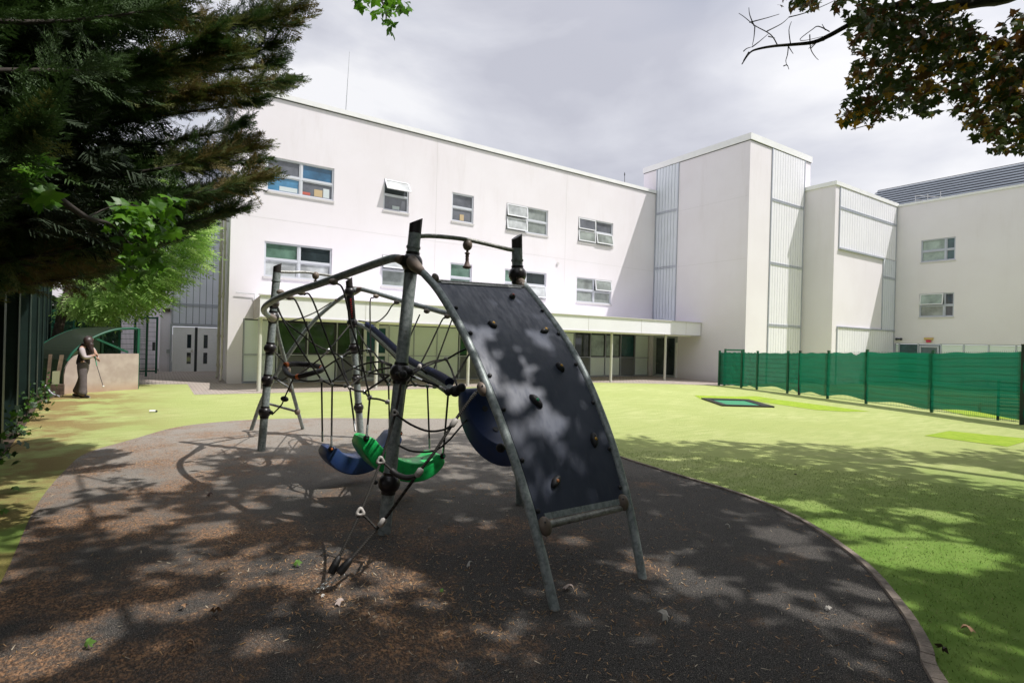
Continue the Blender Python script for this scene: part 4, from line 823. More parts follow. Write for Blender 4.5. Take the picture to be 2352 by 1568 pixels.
for (x, y, colr, ang, ln) in ((1174, 682, 'red', .6, .8), (1131, 749, 'yellow', 2.3, .85), (1248, 765, 'yellow', .35, 1.15), (1284, 849, 'yellow', 2.0, .95), (1230, 921, 'green', -1.05, 1.35), (1360, 1014, 'yellow', 1.35, 1.2), (1273, 1105, 'orange', .7, 1.1)):
    p, n, i = on_board(x, y); dwn = grid[i + 1][6] - grid[i][6]; dwn /= np.linalg.norm(dwn); rt = np.cross(n, -dwn) * -1; rt /= np.linalg.norm(rt)
    if rt @ RV < 0: rt = -rt
    la = rt * math.cos(ang) - dwn * math.sin(ang); sa = np.cross(n, la)
    def hold(q):
        k = 16; rings = []
        for (s_, h_) in ((1.0, .006), (1.0, .022), (.82, .040), (.45, .044)):
            rings.append([p + la * .052 * ln * s_ * math.copysign(abs(math.cos(a)) ** 1.4, math.cos(a)) + sa * .030 * s_ * math.sin(a) + n * h_ for a in [2 * math.pi * v / k for v in range(k)]])
        V_ = sum(rings, []); q.add(V_, [(r_ * k + v, r_ * k + (v + 1) % k, (r_ + 1) * k + (v + 1) % k, (r_ + 1) * k + v) for r_ in range(3) for v in range(k)], 0, True); q.add(rings[-1], [tuple(range(k))])
        q.ball(p + n * .042, (.014, .014, .009), n, 1, 12, 8)
    part('hand_hold', [m_holdb, hold_caps[colr]], hold, bd)
for lst, S in (((702, 770, 855, 948, 1057, 1172), 0), ((713, 770, 845, 930, 1023, 1127), NT)):
    for yy in lst:
        i = min(range(NS + 1), key=lambda i: abs(to_px(grid[i][S])[1] - yy)); p = grid[i][S] + (grid[i][6] - grid[i][S]) * .035; n = gnorm(i, S); part('bolt_cover', m_holdb, lambda q: q.ball(p + n * .014, (.018, .018, .014), n, 0, 14, 10), bd)
gt_, gb = grid[0], grid[NS]
n = gnorm(0, 6); w_ = (gt_[12] - gt_[0]); wl = np.linalg.norm(w_); w_ /= wl; dn = grid[1][6] - grid[0][6]; dn /= np.linalg.norm(dn)
part('edge_strip', m_galv_l, lambda q: q.obox(gt_[0] + w_ * .05 + n * .009 - dn * .012, w_ * (wl - .12), dn * .022, n * .006), bd)
part('top_bar', m_galv_l, lambda q: q.tube([gt_[0] - dn * .03 + w_ * .01, gt_[12] - dn * .03 - w_ * .02], .021, 14))
n = gnorm(NS, 6); w_ = (gb[12] - gb[0]); wl = np.linalg.norm(w_); w_ /= wl; dn = grid[NS][6] - grid[NS - 1][6]; dn /= np.linalg.norm(dn)
def strip_(q):
    k = 22
    for v in range(k): q.obox(gb[0] + w_ * (.055 + v * (wl - .10) / k) + n * .009 - dn * .035, w_ * ((wl - .10) / k - .0015), dn * .042, n * .010)
part('edge_strip', m_galv, strip_, bd)
part('bottom_bar', m_galv_l, lambda q: (q.tube([gb[0] + dn * .045 + w_ * .06, gb[12] + dn * .035 - w_ * .05], .025, 16), q.tube([gb[0] + dn * .05 + w_ * .01, gb[0] + dn * .045 + w_ * .06], .016, 12), q.tube([gb[12] + dn * .035 - w_ * .05, gb[12] + dn * .03], .016, 12)))
def bronze(x, y, d, r=.055, axis=None, hole=True):
    c = at(x, y, d)
    def f(q):
        q.ball(c, (r * .78, r * .78, r * 1.15), axis if axis is not None else (0, 0, 1), 0, 18, 12)
        v = EYE - c; v /= np.linalg.norm(v)
        if hole:
            for k in (-.4, .45): q.tube([c + v * r * .6 + np.array([0, 0, k * r]), c + v * (r * .82 - abs(k) * r * .2) + np.array([0, 0, k * r])], .007, 8, 1)
    return part('clamp', [m_bronze, m_dark], f)
def dof(p): return (p - EYE) @ FV
bronze(1252, 1208, dof(gb[0]) - .03, .058, R1[-1] - R1[-3]); bronze(1431, 1153, dof(gb[12]) - .02, .055, R2[-1] - R2[-3]); bronze(1108, 893, dof(yparam(s1, 893)) - .0, .052, R1[4] - R1[5]); bronze(1000, 637, dof(yparam(s1, 640)), .038, R1[2] - R1[3]); bronze(1198, 653, dof(yparam(s2, 655)) - .03, .036, R2[2] - R2[3]); bronze(1180, 1020, dof(yparam(s1, 1030)) + .1, .06)
# clamps that carry the net under the left beam
for x, y, d in ((370, 785, 6.5), (470, 745, 6.25), (745, 655, 5.5), (250, 845, 7.0), (295, 742, 6.95)): px_, py_ = P1(x, y); bronze(px_, py_, d, .045, (1, .3, 0), False)
for x, y, d in ((1108, 778, 8.7), (1540, 905, 7.75), (1715, 948, 7.5), (780, 812, 9.35), (1285, 828, 8.2)): px_, py_ = P1(x, y); bronze(px_, py_, d, .045, (1, .3, 0), False)
# ropes: (points as x, y, distance)
RP = 0.0105
def rope(pts, r=RP, sag=0., m=None, tube=False):
    P = [V1(*p) for p in pts]
    if len(P) == 2:
        P = [P[0], (P[0] * 2 + P[1]) / 3 - np.array([0, 0, sag]), (P[0] + P[1] * 2) / 3 - np.array([0, 0, sag]), P[1]]
    return part('rope', m or m_rope, lambda q: q.tube(smooth_line(P, 5), r, 8))
nodes = dict(n1=(645, 1490, 6.45), n2=(735, 1530, 6.3), n3=(845, 1540, 6.3), n4=(885, 1555, 5.95), n5=(1010, 1592, 5.8), n6=(1055, 1640, 5.65), n7=(1205, 1675, 5.4), P=(814, 1300, 6.9), Q=(1045, 1235, 7.2), R=(925, 1385, 6.8), S=(1055, 1428, 6.3), T=(1160, 1335, 6.6), K=(700, 1240, 7.2), RC=(410, 1466, 7.1), N8=(1215, 1525, 6.7), N9=(1362, 1541, 6.5), N10=(1440, 1530, 6.4), N11=(1545, 1541, 6.3), N12=(1612, 1545, 6.0), N13=(1725, 1575, 5.4), U=(1705, 1312, 6.0), X=(1478, 1378, 5.6))
n_ = nodes; mk1, mk2 = (1392, 1425, 4.72), (1330, 1460, 4.66)
Y0 = 1219.75
for pts in ([(770, 668, 5.55), (830, 725, 5.6), (900, 1027, 5.6), (968, 1255, 5.62), n_['n6']], [(494, 765, 6.22), (562, 795, 6.2), (740, 1255, 6.05), n_['n4']], [(395, 798, 6.48), (440, 845, 6.45), (608, 1255, 6.35), n_['n2']],
            [(270, 867, 7.0), (332, 1007, 6.9), (484, 1255, 6.65), n_['n1']], [(271, 890, 7.0), (339, 995, 7.0), (507, 1127, 7.1), (600, 1195, 7.15), n_['K']], [n_['K'], (760, 1262, 7.05), n_['P']],
            [(727, 831, 9.2), (603, 907, 8.6), (483, 959, 7.9), (364, 991, 7.4)], [(892, 1012, 9.2), n_['K'], (552, 1370, 7.15), n_['RC']], [(669, 1388, 7.0), (765, 1322, 6.95), n_['P']],
            [n_['P'], (850, 1262, 7.6), (890, 1240, 9.0)], [n_['P'], (905, 1255, 7.0), n_['Q']], [n_['Q'], (1085, 1250, 7.1), (1150, 1330, 6.4), (1235, 1370, 5.4), (1280, 1400, 4.85)], [n_['P'], n_['R'], n_['S'], (1150, 1440, 5.7), (1240, 1450, 4.95)],
            [(740, 1500, 6.35), (850, 1420, 6.6), n_['R'], (1040, 1345, 6.7), n_['T'], (1240, 1360, 5.2)], [n_['S'], (1150, 1395, 5.6), (1245, 1385, 4.95)], [n_['n4'], (960, 1480, 6.1), n_['S'], (1063, 1240, 7.2), (1058, 830, 8.3), (1085, 792, 8.7)], [n_['T'], (1165, 1440, 6.5), n_['N8']], [n_['P'], (840, 1420, 6.4), n_['n4']],
            [n_['n1'], (540, 1500, 6.8), (470, 1490, 7.0), n_['RC']], [n_['n1'], (690, 1512, 6.4), n_['n2'], n_['n3'], n_['n4'], (950, 1582, 5.85), n_['n5'], n_['n6'], (1130, 1652, 5.5), n_['n7']],
            [n_['n5'], (1120, 1520, 5.3), (1230, 1445, 4.9)], [(250, 1470, 7.85), (310, 1490, 7.6), (360, 1465, 7.3), n_['RC']], [n_['RC'], (375, 1540, 7.3), (330, 1640, 7.6), (300, 1705, 7.75), (225, 1782, 7.85)], [(250, 1255, 7.9), (335, 1345, 7.3)],
            [mk1, n_['X'], (1590, 1330, 5.8), n_['U'], (1800, 1260, 5.9), (1895, 1215, 5.85)], [(1400, 1440, 4.75), (1560, 1360, 5.6), n_['U']], [n_['U'], (1750, 1400, 5.8), (1795, 1530, 5.2)], [n_['X'], (1550, 1450, 5.8), n_['N12']],
            [mk1, (1375, 1490, 5.6), n_['N9']], [mk1, (1405, 1490, 5.6), n_['N10']], [n_['N9'], n_['N10'], (1490, 1540, 6.3), n_['N11'], n_['N12']],
            [(1302, 835, 8.1), (1250, 850, 8.2), (1190, 940, 8.5), (1100, 1000, 9.0), (960, 985, 9.3)], [(1480, 935, 7.8), (1380, 1160, 7.3), (1290, 1350, 6.9), n_['N8']], [(1695, 965, 7.5), (1665, 990, 7.45), (1510, 1310, 6.8), n_['N9']], [(1755, 975, 7.4), (1632, 1310, 6.7), n_['N11']], [(1905, 1260, 5.9), (1785, 1470, 5.6), n_['N13']],
            [(930, 1020, 9.2), (1000, 1160, 8.3), (1050, 1235, 7.2)], [n_['Q'], (1110, 1400, 6.9), n_['N8']]): rope(pts)
for q_, d in zip(('n1', 'n2', 'n3', 'n4', 'n5', 'n6', 'n7', 'P', 'Q', 'R', 'S', 'T', 'K', 'N8', 'N9', 'N10', 'N11', 'N12', 'N13', 'U', 'X', 'RC'), [0] * 99):
    c = V1(*n_[q_]); part('rope_clamp', m_steel if q_ in ('P', 'Q', 'R', 'n5', 'K') else m_clamp, lambda q: q.ball(c, (.024, .024, .034), (rng.normal(), rng.normal(), .4), 0, 10, 8))
# small black ball threaded on the rope by the left mast
part('rope_ball', m_hose, lambda q: q.ball(V1(330, 1650, 7.6), (.055, .055, .04), (.3, 0, 1)))
part('mast_knob', m_hose, lambda q: (q.ball(V1(1338, 1440, 4.62), .036), q.ball(V1(1395, 1420, 4.70), .034), q.ball(V1(1290, 1440, 4.75), .02)))
for x, y, d in ((250, 1468, 7.82), (215, 1766, 7.82), (868, 1240, 9.2), (930, 1480, 9.2), (1105, 1140 + Y0, 4.65)): part('mast_knob', m_hose, lambda q: q.ball(V1(x, y, d), .03 if d > 5 else .02))
# rubber covered hoop hanging in the net
hoop = [(344, 1359, 7.3), (371, 1356, 7.35), (430, 1352, 7.5), (525, 1359, 7.6), (600, 1371, 7.5), (650, 1388, 7.2), (640, 1408, 7.0), (560, 1432, 6.9), (446, 1460, 6.95), (408, 1464, 7.0), (370, 1448, 7.1), (340, 1418, 7.2), (334, 1380, 7.3), (344, 1359, 7.3)]
def ridges(q):
    q.tube(smooth_line([V1(*p) for p in hoop], 5), .033, 14)
    H_ = smooth_line([V1(*p) for p in hoop[1:6]], 6)
    for k in range(1, len(H_) - 1, 1): t = H_[k + 1] - H_[k - 1]; t /= np.linalg.norm(t); q.tube([H_[k] - t * .008, H_[k] + t * .008], .038, 12)
o = part('rubber_hoop', m_hose, ridges)
for k in (0, 5, 8): c = V1(*hoop[k]); t = V1(*hoop[k + 1]) - V1(*hoop[max(k - 1, 0)]); t /= np.linalg.norm(t); part('orange_band', m_orange, lambda q: q.tube([c - t * .02, c + t * .02], .036, 12), o)
# the near ropes that run down to the ground anchor
anc = (at(768, 1300, 3.72), at(790, 1302, 3.70))
def near_rope(pts, r=.0085): return part('rope', m_rope, lambda q: q.tube(smooth_line(pts, 5), r, 10))
def V2(x, y, d): return V1(x, y + Y0, d)
dR = dof(yparam(s1, 893))
Lr = [V2(1325, 285, 4.62), V2(1310, 370, 4.58), V2(1270, 560, 4.48), V2(1150, 955, 4.2), V2(975, 1395, 3.92), anc[0]]
Rr = [V2(1965, 370, dR - .02), V2(1890, 460, dR - .06), V2(1770, 630, dR - .12), V2(1600, 890, dR - .22), V2(1475, 1050, dR - .3), V2(1160, 1480, 3.9), anc[1]]
near_rope(Lr, .011); near_rope(Rr, .011)
for a in ((1317, 310, 1314, 350, 4.62), (1955, 380, 1912, 430, dR - .03)): part('ferrule', m_steel, lambda q: q.tube([V2(a[0], a[1], a[4]), V2(a[2], a[3], a[4])], .013, 10))
for a in ((1425, 1250, 1500, 1290, 5.0), (1640, 1540, 1725, 1583, 5.0)): pass
rope([(1400, 1452, 4.75), (1500, 1492, 4.85), (1640, 1542, 4.95), (1725, 1592, 4.9)], .0095)
for a in ((1422, 1462, 1500, 1492, 4.8), (1645, 1545, 1718, 1578, 4.93)): part('ferrule', m_steel, lambda q: q.tube([V1(a[0], a[1], a[4]), V1(a[2], a[3], a[4])], .013, 10))
dl = lambda k: dof(Lr[k]); dr_ = lambda k: dof(Rr[k])
near_rope([V2(1270, 555, dl(2)), V2(1400, 645, 4.45), V2(1550, 703, 4.4), V2(1690, 690, 4.35), V2(1770, 635, dr_(2))], .009)
near_rope([V2(1300, 825, 4.4), V2(1420, 875, 4.4), V2(1600, 872, 4.35), V2(1720, 790, 4.4), V2(1800, 700, 4.55), V2(1880, 610, 4.95), V2(1960, 560, 5.3)], .008)
part('rope_hose', m_hose, lambda q: q.tube(smooth_line([V2(1240, 1035, 4.15), V2(1290, 1075, 4.13), V2(1360, 1098, 4.1), V2(1435, 1092, 4.08)], 5), .022, 12))
near_rope([V2(1160, 960, dl(3)), V2(1240, 1035, 4.15)], .009); near_rope([V2(1435, 1092, 4.08), V2(1475, 1055, dr_(4))], .009)
near_rope([V2(975, 1400, dl(4)), V2(1040, 1455, 3.92), V2(1110, 1530, 3.9)], .009); near_rope([V2(1110, 1530, 3.88), V2(1160, 1480, dr_(5))], .009)
def tri_clamp(c, s=.034, rot=0):
    v = EYE - c; v /= np.linalg.norm(v); u_ = np.cross([0, 0, 1.], v); u_ /= np.linalg.norm(u_); w_ = np.cross(v, u_)
    def f(q):
        def ring(r, h, k=15):
            o_ = []
            for i in range(k): a = 2 * math.pi * i / k + math.pi / 2 + rot; rr = r * (1 + .16 * math.cos(3 * (a - math.pi / 2 - rot))); o_.append(c + u_ * rr * math.cos(a) + w_ * rr * math.sin(a) + v * h)
            return o_
        rs = [ring(s * .9, -.015), ring(s, 0), ring(s * .8, .016), ring(s * .34, .014), ring(s * .30, -.002)]; k = 15
        q.add(sum(rs, []), [(a * k + i, a * k + (i + 1) % k, (a + 1) * k + (i + 1) % k, (a + 1) * k + i) for a in range(4) for i in range(k)], 0, True); q.add(rs[-1], [tuple(range(k))], 1)
    part('rope_clamp', [m_clamp, m_dark], f)
tri_clamp(V2(1268, 548, dl(2) - .01), .030, .3); tri_clamp(V2(1147, 955, dl(3) - .01), .034); tri_clamp(V2(975, 1392, dl(4) - .01), .034)
for x, y, k in ((1770, 632, 2), (1475, 1055, 4), (1162, 1480, 5)):
    a = V2(x, y, dr_(k) - .01); t = Rr[k - 1] - Rr[min(k + 1, 6)]; t /= np.linalg.norm(t); part('rope_clamp', m_clamp, lambda q: q.tube([a - t * .036, a - t * .026, a + t * .022, a + t * .034], [.013, .022, .024, .014], 8))
gA = gp(728, 1368)
for a, S_ in ((anc[0], Lr[-2]), (anc[1], Rr[-2])):
    t = a - S_; t /= np.linalg.norm(t); part('anchor_sleeve', m_hose, lambda q: q.tube([a - t * .07, a - t * .05, a + t * .02, a + t * .05], [.014, .024, .03, .024], 12))
def chain(q):
    for a0, a1, k in ((anc[0] + np.array([0, 0, -.05]), gA + [0, 0, .03], 8), (anc[1] + np.array([.0, 0, -.05]), lerp(anc[1], gA, .75), 5)):
        for i in range(k):
            c = lerp(a0, a1, (i + .5) / k); t = (a1 - a0) / np.linalg.norm(a1 - a0); s_ = np.cross(t, FV if i % 2 else UV); s_ /= np.linalg.norm(s_); hl = np.linalg.norm(a1 - a0) / k * .75
            q.tube([c + t * hl * math.cos(a_) + s_ * .011 * math.sin(a_) for a_ in [2 * math.pi * v / 10 for v in range(11)]], .0035, 6)
part('anchor_chain', m_steel, chain)
# ---- curved plastic seats
def crescent(A_, M_, B_, wv, th0, th1, m, k=26):
    """A_, B_ ends, M_ lowest point of the centre line, wv width vector"""
    A_, M_, B_, wv = map(np.array, (A_, M_, B_, wv)); mid = (A_ + B_) / 2; sagv = M_ - mid; a0 = .13 * math.pi; L = []
    def cp(t): u_ = a0 + (math.pi - 2 * a0) * t; return A_ + (B_ - A_) * (math.cos(a0) - math.cos(u_)) / (2 * math.cos(a0)) + sagv * (math.sin(u_) - math.sin(a0)) / (1 - math.sin(a0))
    for i in range(k + 1): t = i / k; L.append((cp(t), cp(t + .01) - cp(t - .01)))
    side = wv / np.linalg.norm(wv); sec = []
    for i, (p, t) in enumerate(L):
        t = t / np.linalg.norm(t); n = np.cross(side, t); n /= np.linalg.norm(n)
        if n @ (M_ - (A_ + B_) / 2) < 0: n = -n
        f_ = i / k; th = th0 + (th1 - th0) * math.sin(math.pi * f_) ** .8; e = min(f_, 1 - f_); 
        if e < .08: th *= math.sqrt(max(0, 1 - (1 - e / .08) ** 2)) * .75 + .25
        r = .014; W2 = np.linalg.norm(wv) / 2; h = th / 2; r = min(r, h * .9)
        sec.append([p + side * s_ + n * h_ for s_, h_ in ((-W2 + r, -h), (W2 - r, -h), (W2 - r * .3, -h + r * .3), (W2, -h + r), (W2, h - r), (W2 - r * .3, h - r * .3), (W2 - r, h), (-W2 + r, h), (-W2 + r * .3, h - r * .3), (-W2, h - r), (-W2, -h + r), (-W2 + r * .3, -h + r * .3))])
    q = MB(); w = 12; q.add(sum(sec, []), [(i * w + j, i * w + (j + 1) % w, (i + 1) * w + (j + 1) % w, (i + 1) * w + j) for i in range(k) for j in range(w)], 0, True)
    q.add(sec[0], [tuple(range(w))[::-1]]); q.add(sec[-1], [tuple(range(w))])
    return q, L, side
def seat_holes(q, L, side, W_, fr_, m=1):
    for i in fr_:
        p, t = L[i]; t = t / np.linalg.norm(t); n = np.cross(side, t); n = n if n[2] > 0 else -n; p = p + n * 0
        return
def swing(A_, M_, B_, wv, m, label, ropes, knobc):
    T = thing('hanging_seat', tuple(np.array(M_) - [0, 0, .12]), label, 'hanging seat', 'curved plastic seats hanging in the rope net')
    q, L, side = crescent(A_, M_, B_, wv, .15, .205, m); st_ = q.build('seat', m, T); st_.data.materials.append(m_dark)
    for i in (6, 13, 20):
        h = MB()
        p, t = L[i]; t = t / np.linalg.norm(t); n = np.cross(side, t); n = n / np.linalg.norm(n); n = n if n[2] > 0 else -n; f_ = i / 26; th = .15 + .055 * math.sin(math.pi * f_) ** .8
        h.tube([p + n * (th / 2 - .002), p + n * (th / 2 + .0015)], .02, 14)
        h.build('drain_hole', m_dark, st_)
    for (E_, sgn, ra, rtop) in ropes:
        E_ = np.array(E_); W2 = np.array(wv) / 2 * sgn
        p = E_ + W2
        if sgn > 0: k = MB(); k.ball(p + side * .012, (.034, .034, .022), side, 0, 14, 10); k.ball(p + side * .036, (.013, .013, .01), side, 1, 10, 8); k.build('knob', [m_hose, knobc], T)
        top = V1(*rtop); bt_ = p + side * (.02 if sgn > 0 else -.0) + [0, 0, .02]
        k = MB(); k.tube([bt_, bt_ + (top - bt_) * .12 / np.linalg.norm(top - bt_)], .012, 10); k.build('ferrule', m_steel, T)
        k = MB(); b0 = bt_ + (top - bt_) * .11 / np.linalg.norm(top - bt_); k.tube([b0, top], RP, 8); k.build('rope', m_rope, T)
gA_, gM_, gB_ = at(828, 1000, 5.6), at(920, 1077, 5.8), at(1001, 1040, 6.1)
wv_g = at(852, 1015, 5.6) - at(824, 1000, 5.88); wv_g[2] *= .2; wv_g *= .30 / np.linalg.norm(wv_g)
swing(gA_, gM_, gB_, wv_g, m_green, 'green curved plastic seat hanging on ropes behind the near left mast', [(gA_, 1, 0, nodes['n6']), (gA_, -1, 0, nodes['n4']), (gB_, 1, 0, nodes['N13']), (gB_, -1, 0, nodes['N11'])], hold_caps['green'])
bA_, bM_, bB_ = at(750, 1024, 6.2), at(826, 1062, 6.45), at(906, 990, 6.8)
wv_b = at(764, 1030, 6.1) - at(740, 1012, 6.4); wv_b[2] *= .2; wv_b *= .30 / np.linalg.norm(wv_b)
swing(bA_, bM_, bB_, wv_b, m_navy, 'navy curved plastic seat hanging on ropes left of the green one', [(bA_, 1, 0, nodes['n2']), (bA_, -1, 0, nodes['n1']), (bB_, 1, 0, nodes['N9']), (bB_, -1, 0, nodes['N8'])], m_orange)
# big navy cradle beside the board
cA, cM, cB = at(1064, 893, 5.0), at(1092, 1008, 4.85), at(1186, 1042, 4.55)
wv_c = RV * .29 + FV * .2
q, L, side = crescent(cA + wv_c / 2, cM + wv_c / 2, cB + wv_c / 2, wv_c, .16, .20, m_navy); cr_ = q.build('navy_cradle', m_navy, CF)
for i in (6, 13):
    h = MB()
    p, t = L[i]; t = t / np.linalg.norm(t); n = np.cross(side, t); n = n / np.linalg.norm(n); n = n if n @ (RV - FV + UV * .6) > 0 else -n; th = .15 + .06 * math.sin(math.pi * i / 26) ** .8
    h.tube([p + n * (th / 2 - .002), p + n * (th / 2 + .002)], .028, 16)
    h.build('drain_hole', m_dark, cr_)
part('cradle_knob', m_hose, lambda q: (q.ball(at(1046, 898, 4.7), .05), q.ball(at(1030, 900, 4.68), .034), q.ball(at(1060, 890, 4.68), .04)))
part('cradle_knob', m_hose, lambda q: q.ball(at(1150, 1028, 4.5), .04))
# ================================================================== TREES
def in_view(P, mx=60, my=60):
    X_, Y_, w_ = to_px(P); return (w_ > .2) & (X_ > -mx) & (X_ < 2352 + mx) & (Y_ > -my) & (Y_ < 1568)
def tri_fan(outline, lift=0.): 
    V = np.vstack([[0, 0, 0], outline]); k = len(outline); T = np.array([(0, 1 + i, 1 + (i + 1) % k) for i in range(k)]); return V, T
def maple_leaf(curl=.0):
    pts = []
    for a, r in ((-90, .08), (-62, .42), (-38, .62), (-22, .44), (-2, .66), (10, .98), (24, .70), (34, .60), (46, .54), (60, .72), (74, .80), (90, 1.15), (106, .80), (120, .72), (134, .54), (146, .60), (156, .70), (170, .98), (182, .66), (202, .44), (218, .62), (242, .42)):
        x_, y_ = r * math.cos(math.radians(a)) * .5, r * math.sin(math.radians(a)) * .5; pts.append((x_, y_, -.34 * (abs(x_) ** 1.1) + .10 * math.sin(y_ * 6) - .12 * y_ * y_))
    return tri_fan(np.array(pts))
def star_leaf():
    pts = [(-.05, -.4, -.03), (.28, -.3, -.05), (.22, -.1, 0), (.5, .1, -.08), (.26, .22, 0), (0, .56, -.04), (-.26, .22, 0), (-.5, .1, -.08), (-.22, -.1, 0), (-.28, -.3, -.05)]
    return tri_fan(np.array(pts, float))
ML, SL = maple_leaf(), star_leaf()
def branch(q, pts, r0, r1, n=7, m=0):
    S = smooth_line(pts, 4); q.tube(S, [lerp(r0, r1, i / (len(S) - 1)) for i in range(len(S))], n, m)
def limb_path(a, c, bow=.4, k=5):
    a, c = np.array(a, float), np.array(c, float); L = np.linalg.norm(c - a); o_ = [a]
    for i in range(1, k): t = i / k; o_.append(lerp(a, c, t) + np.array([rng.normal() * .04 * L, rng.normal() * .04 * L, bow * math.sin(math.pi * t) * L * .3]))
    return o_ + [c]
def clump_leaves(centres, radii, per, size, tilt=.8, flat=.55):
    P = []
    for c, r in zip(centres, radii):
        n = max(4, int(per * r * r * 4)); d = rng.normal(size=(n, 3)); d /= np.linalg.norm(d, axis=1)[:, None]; d *= (rng.uniform(.25, 1, n) ** .6)[:, None] * r; d[:, 2] *= flat; P.append(np.array(c) + d)
    P = np.concatenate(P); return P
# ---- maples whose crowns hang over the playground (only their lowest leaves reach into the picture)
SD = np.array(SUN_DIR)
def overhead(ground_pts, zr):
    out = []
    for gx, gy in ground_pts:
        z = rng.uniform(*zr); 
        for _ in range(12):
            p = np.array([gx, gy, 0]) + SD / SD[2] * z
            X_, Y_, w_ = to_px(p[None]); 
            if w_[0] < .3 or X_[0] < -250 or X_[0] > 2600 or Y_[0] < -260: out.append(p); break
            z += .7
    return np.array(out)
def shade_fn(x, y):                                                   # the area of ground that lies under the crowns
    e = [(-2.2, 6.0), (-.9, 6.6), (.2, 7.8), (.8, 8.6), (1.8, 9.2), (3.2, 9.5), (5.4, 8.9), (7.2, 7.5), (8.3, 6.6), (9.5, 5.6), (10.6, 4.5), (12.5, 3.3), (15, 2.0)]
    for i in range(len(e) - 1):
        if e[i][0] <= x <= e[i + 1][0]: return y < lerp(e[i][1], e[i + 1][1], (x - e[i][0]) / (e[i + 1][0] - e[i][0]))
    return False
gpts = []
while len(gpts) < 760:
    x_, y_ = rng.uniform(-2.2, 14.5), rng.uniform(-7, 14.5)
    if shade_fn(x_ , y_ + .45): gpts.append((x_, y_))
while len(gpts) < 1250: gpts.append((rng.uniform(-12, 20), rng.uniform(-16, -3)))  # unseen crown added behind the viewer to cut sky light
cen = overhead(gpts, (7.0, 11.5))
isR = cen[:, 0] > 8.3
gaps = [(450, 1085, .32), (400, 1110, .28), (290, 1092, .28), (620, 1062, .28), (700, 1125, .38), (765, 1145, .34), (560, 1168, .24), (250, 1168, .28), (335, 1192, .32), (480, 1215, .28), (650, 1190, .2), (160, 1192, .25), (1060, 1095, .2), (1115, 1118, .2), (770, 1385, .14), (430, 1395, .24), (260, 1430, .28), (100, 1500, .35), (600, 1480, .22),
        (1330, 1432, .10), (1440, 1300, .13), (1270, 1200, .12), (1600, 1110, .36), (1690, 1122, .28), (1780, 1230, .28), (1835, 1262, .26), (1560, 1340, .2), (1620, 1345, .2), (1950, 1350, .18), (1900, 1425, .16), (1320, 1240, .16), (1870, 1162, .28), (1950, 1210, .36), (2080, 1240, .36), (2110, 1275, .42), (1990, 1272, .28), (2200, 1272, .4), (2150, 1182, .3), (1730, 1142, .2), (2330, 1100, .6), (2250, 1085, .6), (2150, 1075, .5)]
G_ = [(*ground_at(x_, y_)[:2], r_) for x_, y_, r_ in gaps]
for p_, r_ in ((at(965, 1050, 6.0), .22), (at(1000, 1045, 6.1), .2), (at(770, 1040, 6.3), .16), (at(1130, 960, 4.9), .15), (on_plane(1160, 700, np.array([2.2, 3.7]), np.array([3.2, 3.7])), .12)) + tuple((at(x_, y_, 4.2), .065) for x_, y_ in ((1150, 800), (1190, 850), (1270, 870), (1260, 800), (1310, 900), (1250, 950), (1290, 930), (1170, 990), (1140, 740))): q_ = p_ - SD / SD[2] * p_[2]; G_.append((q_[0], q_[1], r_))
def open_gaps(P):  # leaves cut from the crown so sun patches land at chosen spots
    q_ = P[:, :2] - P[:, 2:3] * (SD / SD[2])[None, :2]; ok = np.ones(len(P), bool)
    for gx, gy, r_ in G_: ok &= (q_[:, 0] - gx) ** 2 + (q_[:, 1] - gy) ** 2 > (r_ * rng.uniform(.75, 1.15, len(P))) ** 2
    return P[ok]
def leaf_mesh(name, P, size, base, mats, probs, parent, tilt=.8, smin=.5, smax=1.25, R=None):
    n = len(P); V, T = scatter(base[0], base[1], rand_rot(n, tilt) if R is None else R, P, size * rng.uniform(smin, smax, n))
    mi = np.repeat(rng.choice(len(mats), n, p=probs), len(base[1])); return np_mesh(name, V, T, mats, mi, parent)
def keep_out(P, m_=40): X_, Y_, w_ = to_px(P); return P[~((w_ > .2) & (X_ > -m_) & (X_ < 2352 + m_) & (Y_ > -m_) & (Y_ < 1568 + m_))]
# right maple
MR = thing('maple_tree', (13.5, -5.0, 0), 'dark bronze leaved maple hanging into the top right of the sky', 'tree')
q = MB(); q.tube(smooth_line([(13.5, -5, 0), (13.4, -4.9, 2), (13.2, -4.6, 4.2)], 4), [.36] * 4 + [.30] * 4 + [.27], 14); q.build('trunk', m_bark, MR)
fork = np.array([13.2, -4.6, 4.2]); q = MB()
for tgt in cen[isR][::14]: branch(q, limb_path(fork, tgt, .35), .10, .012, 6)
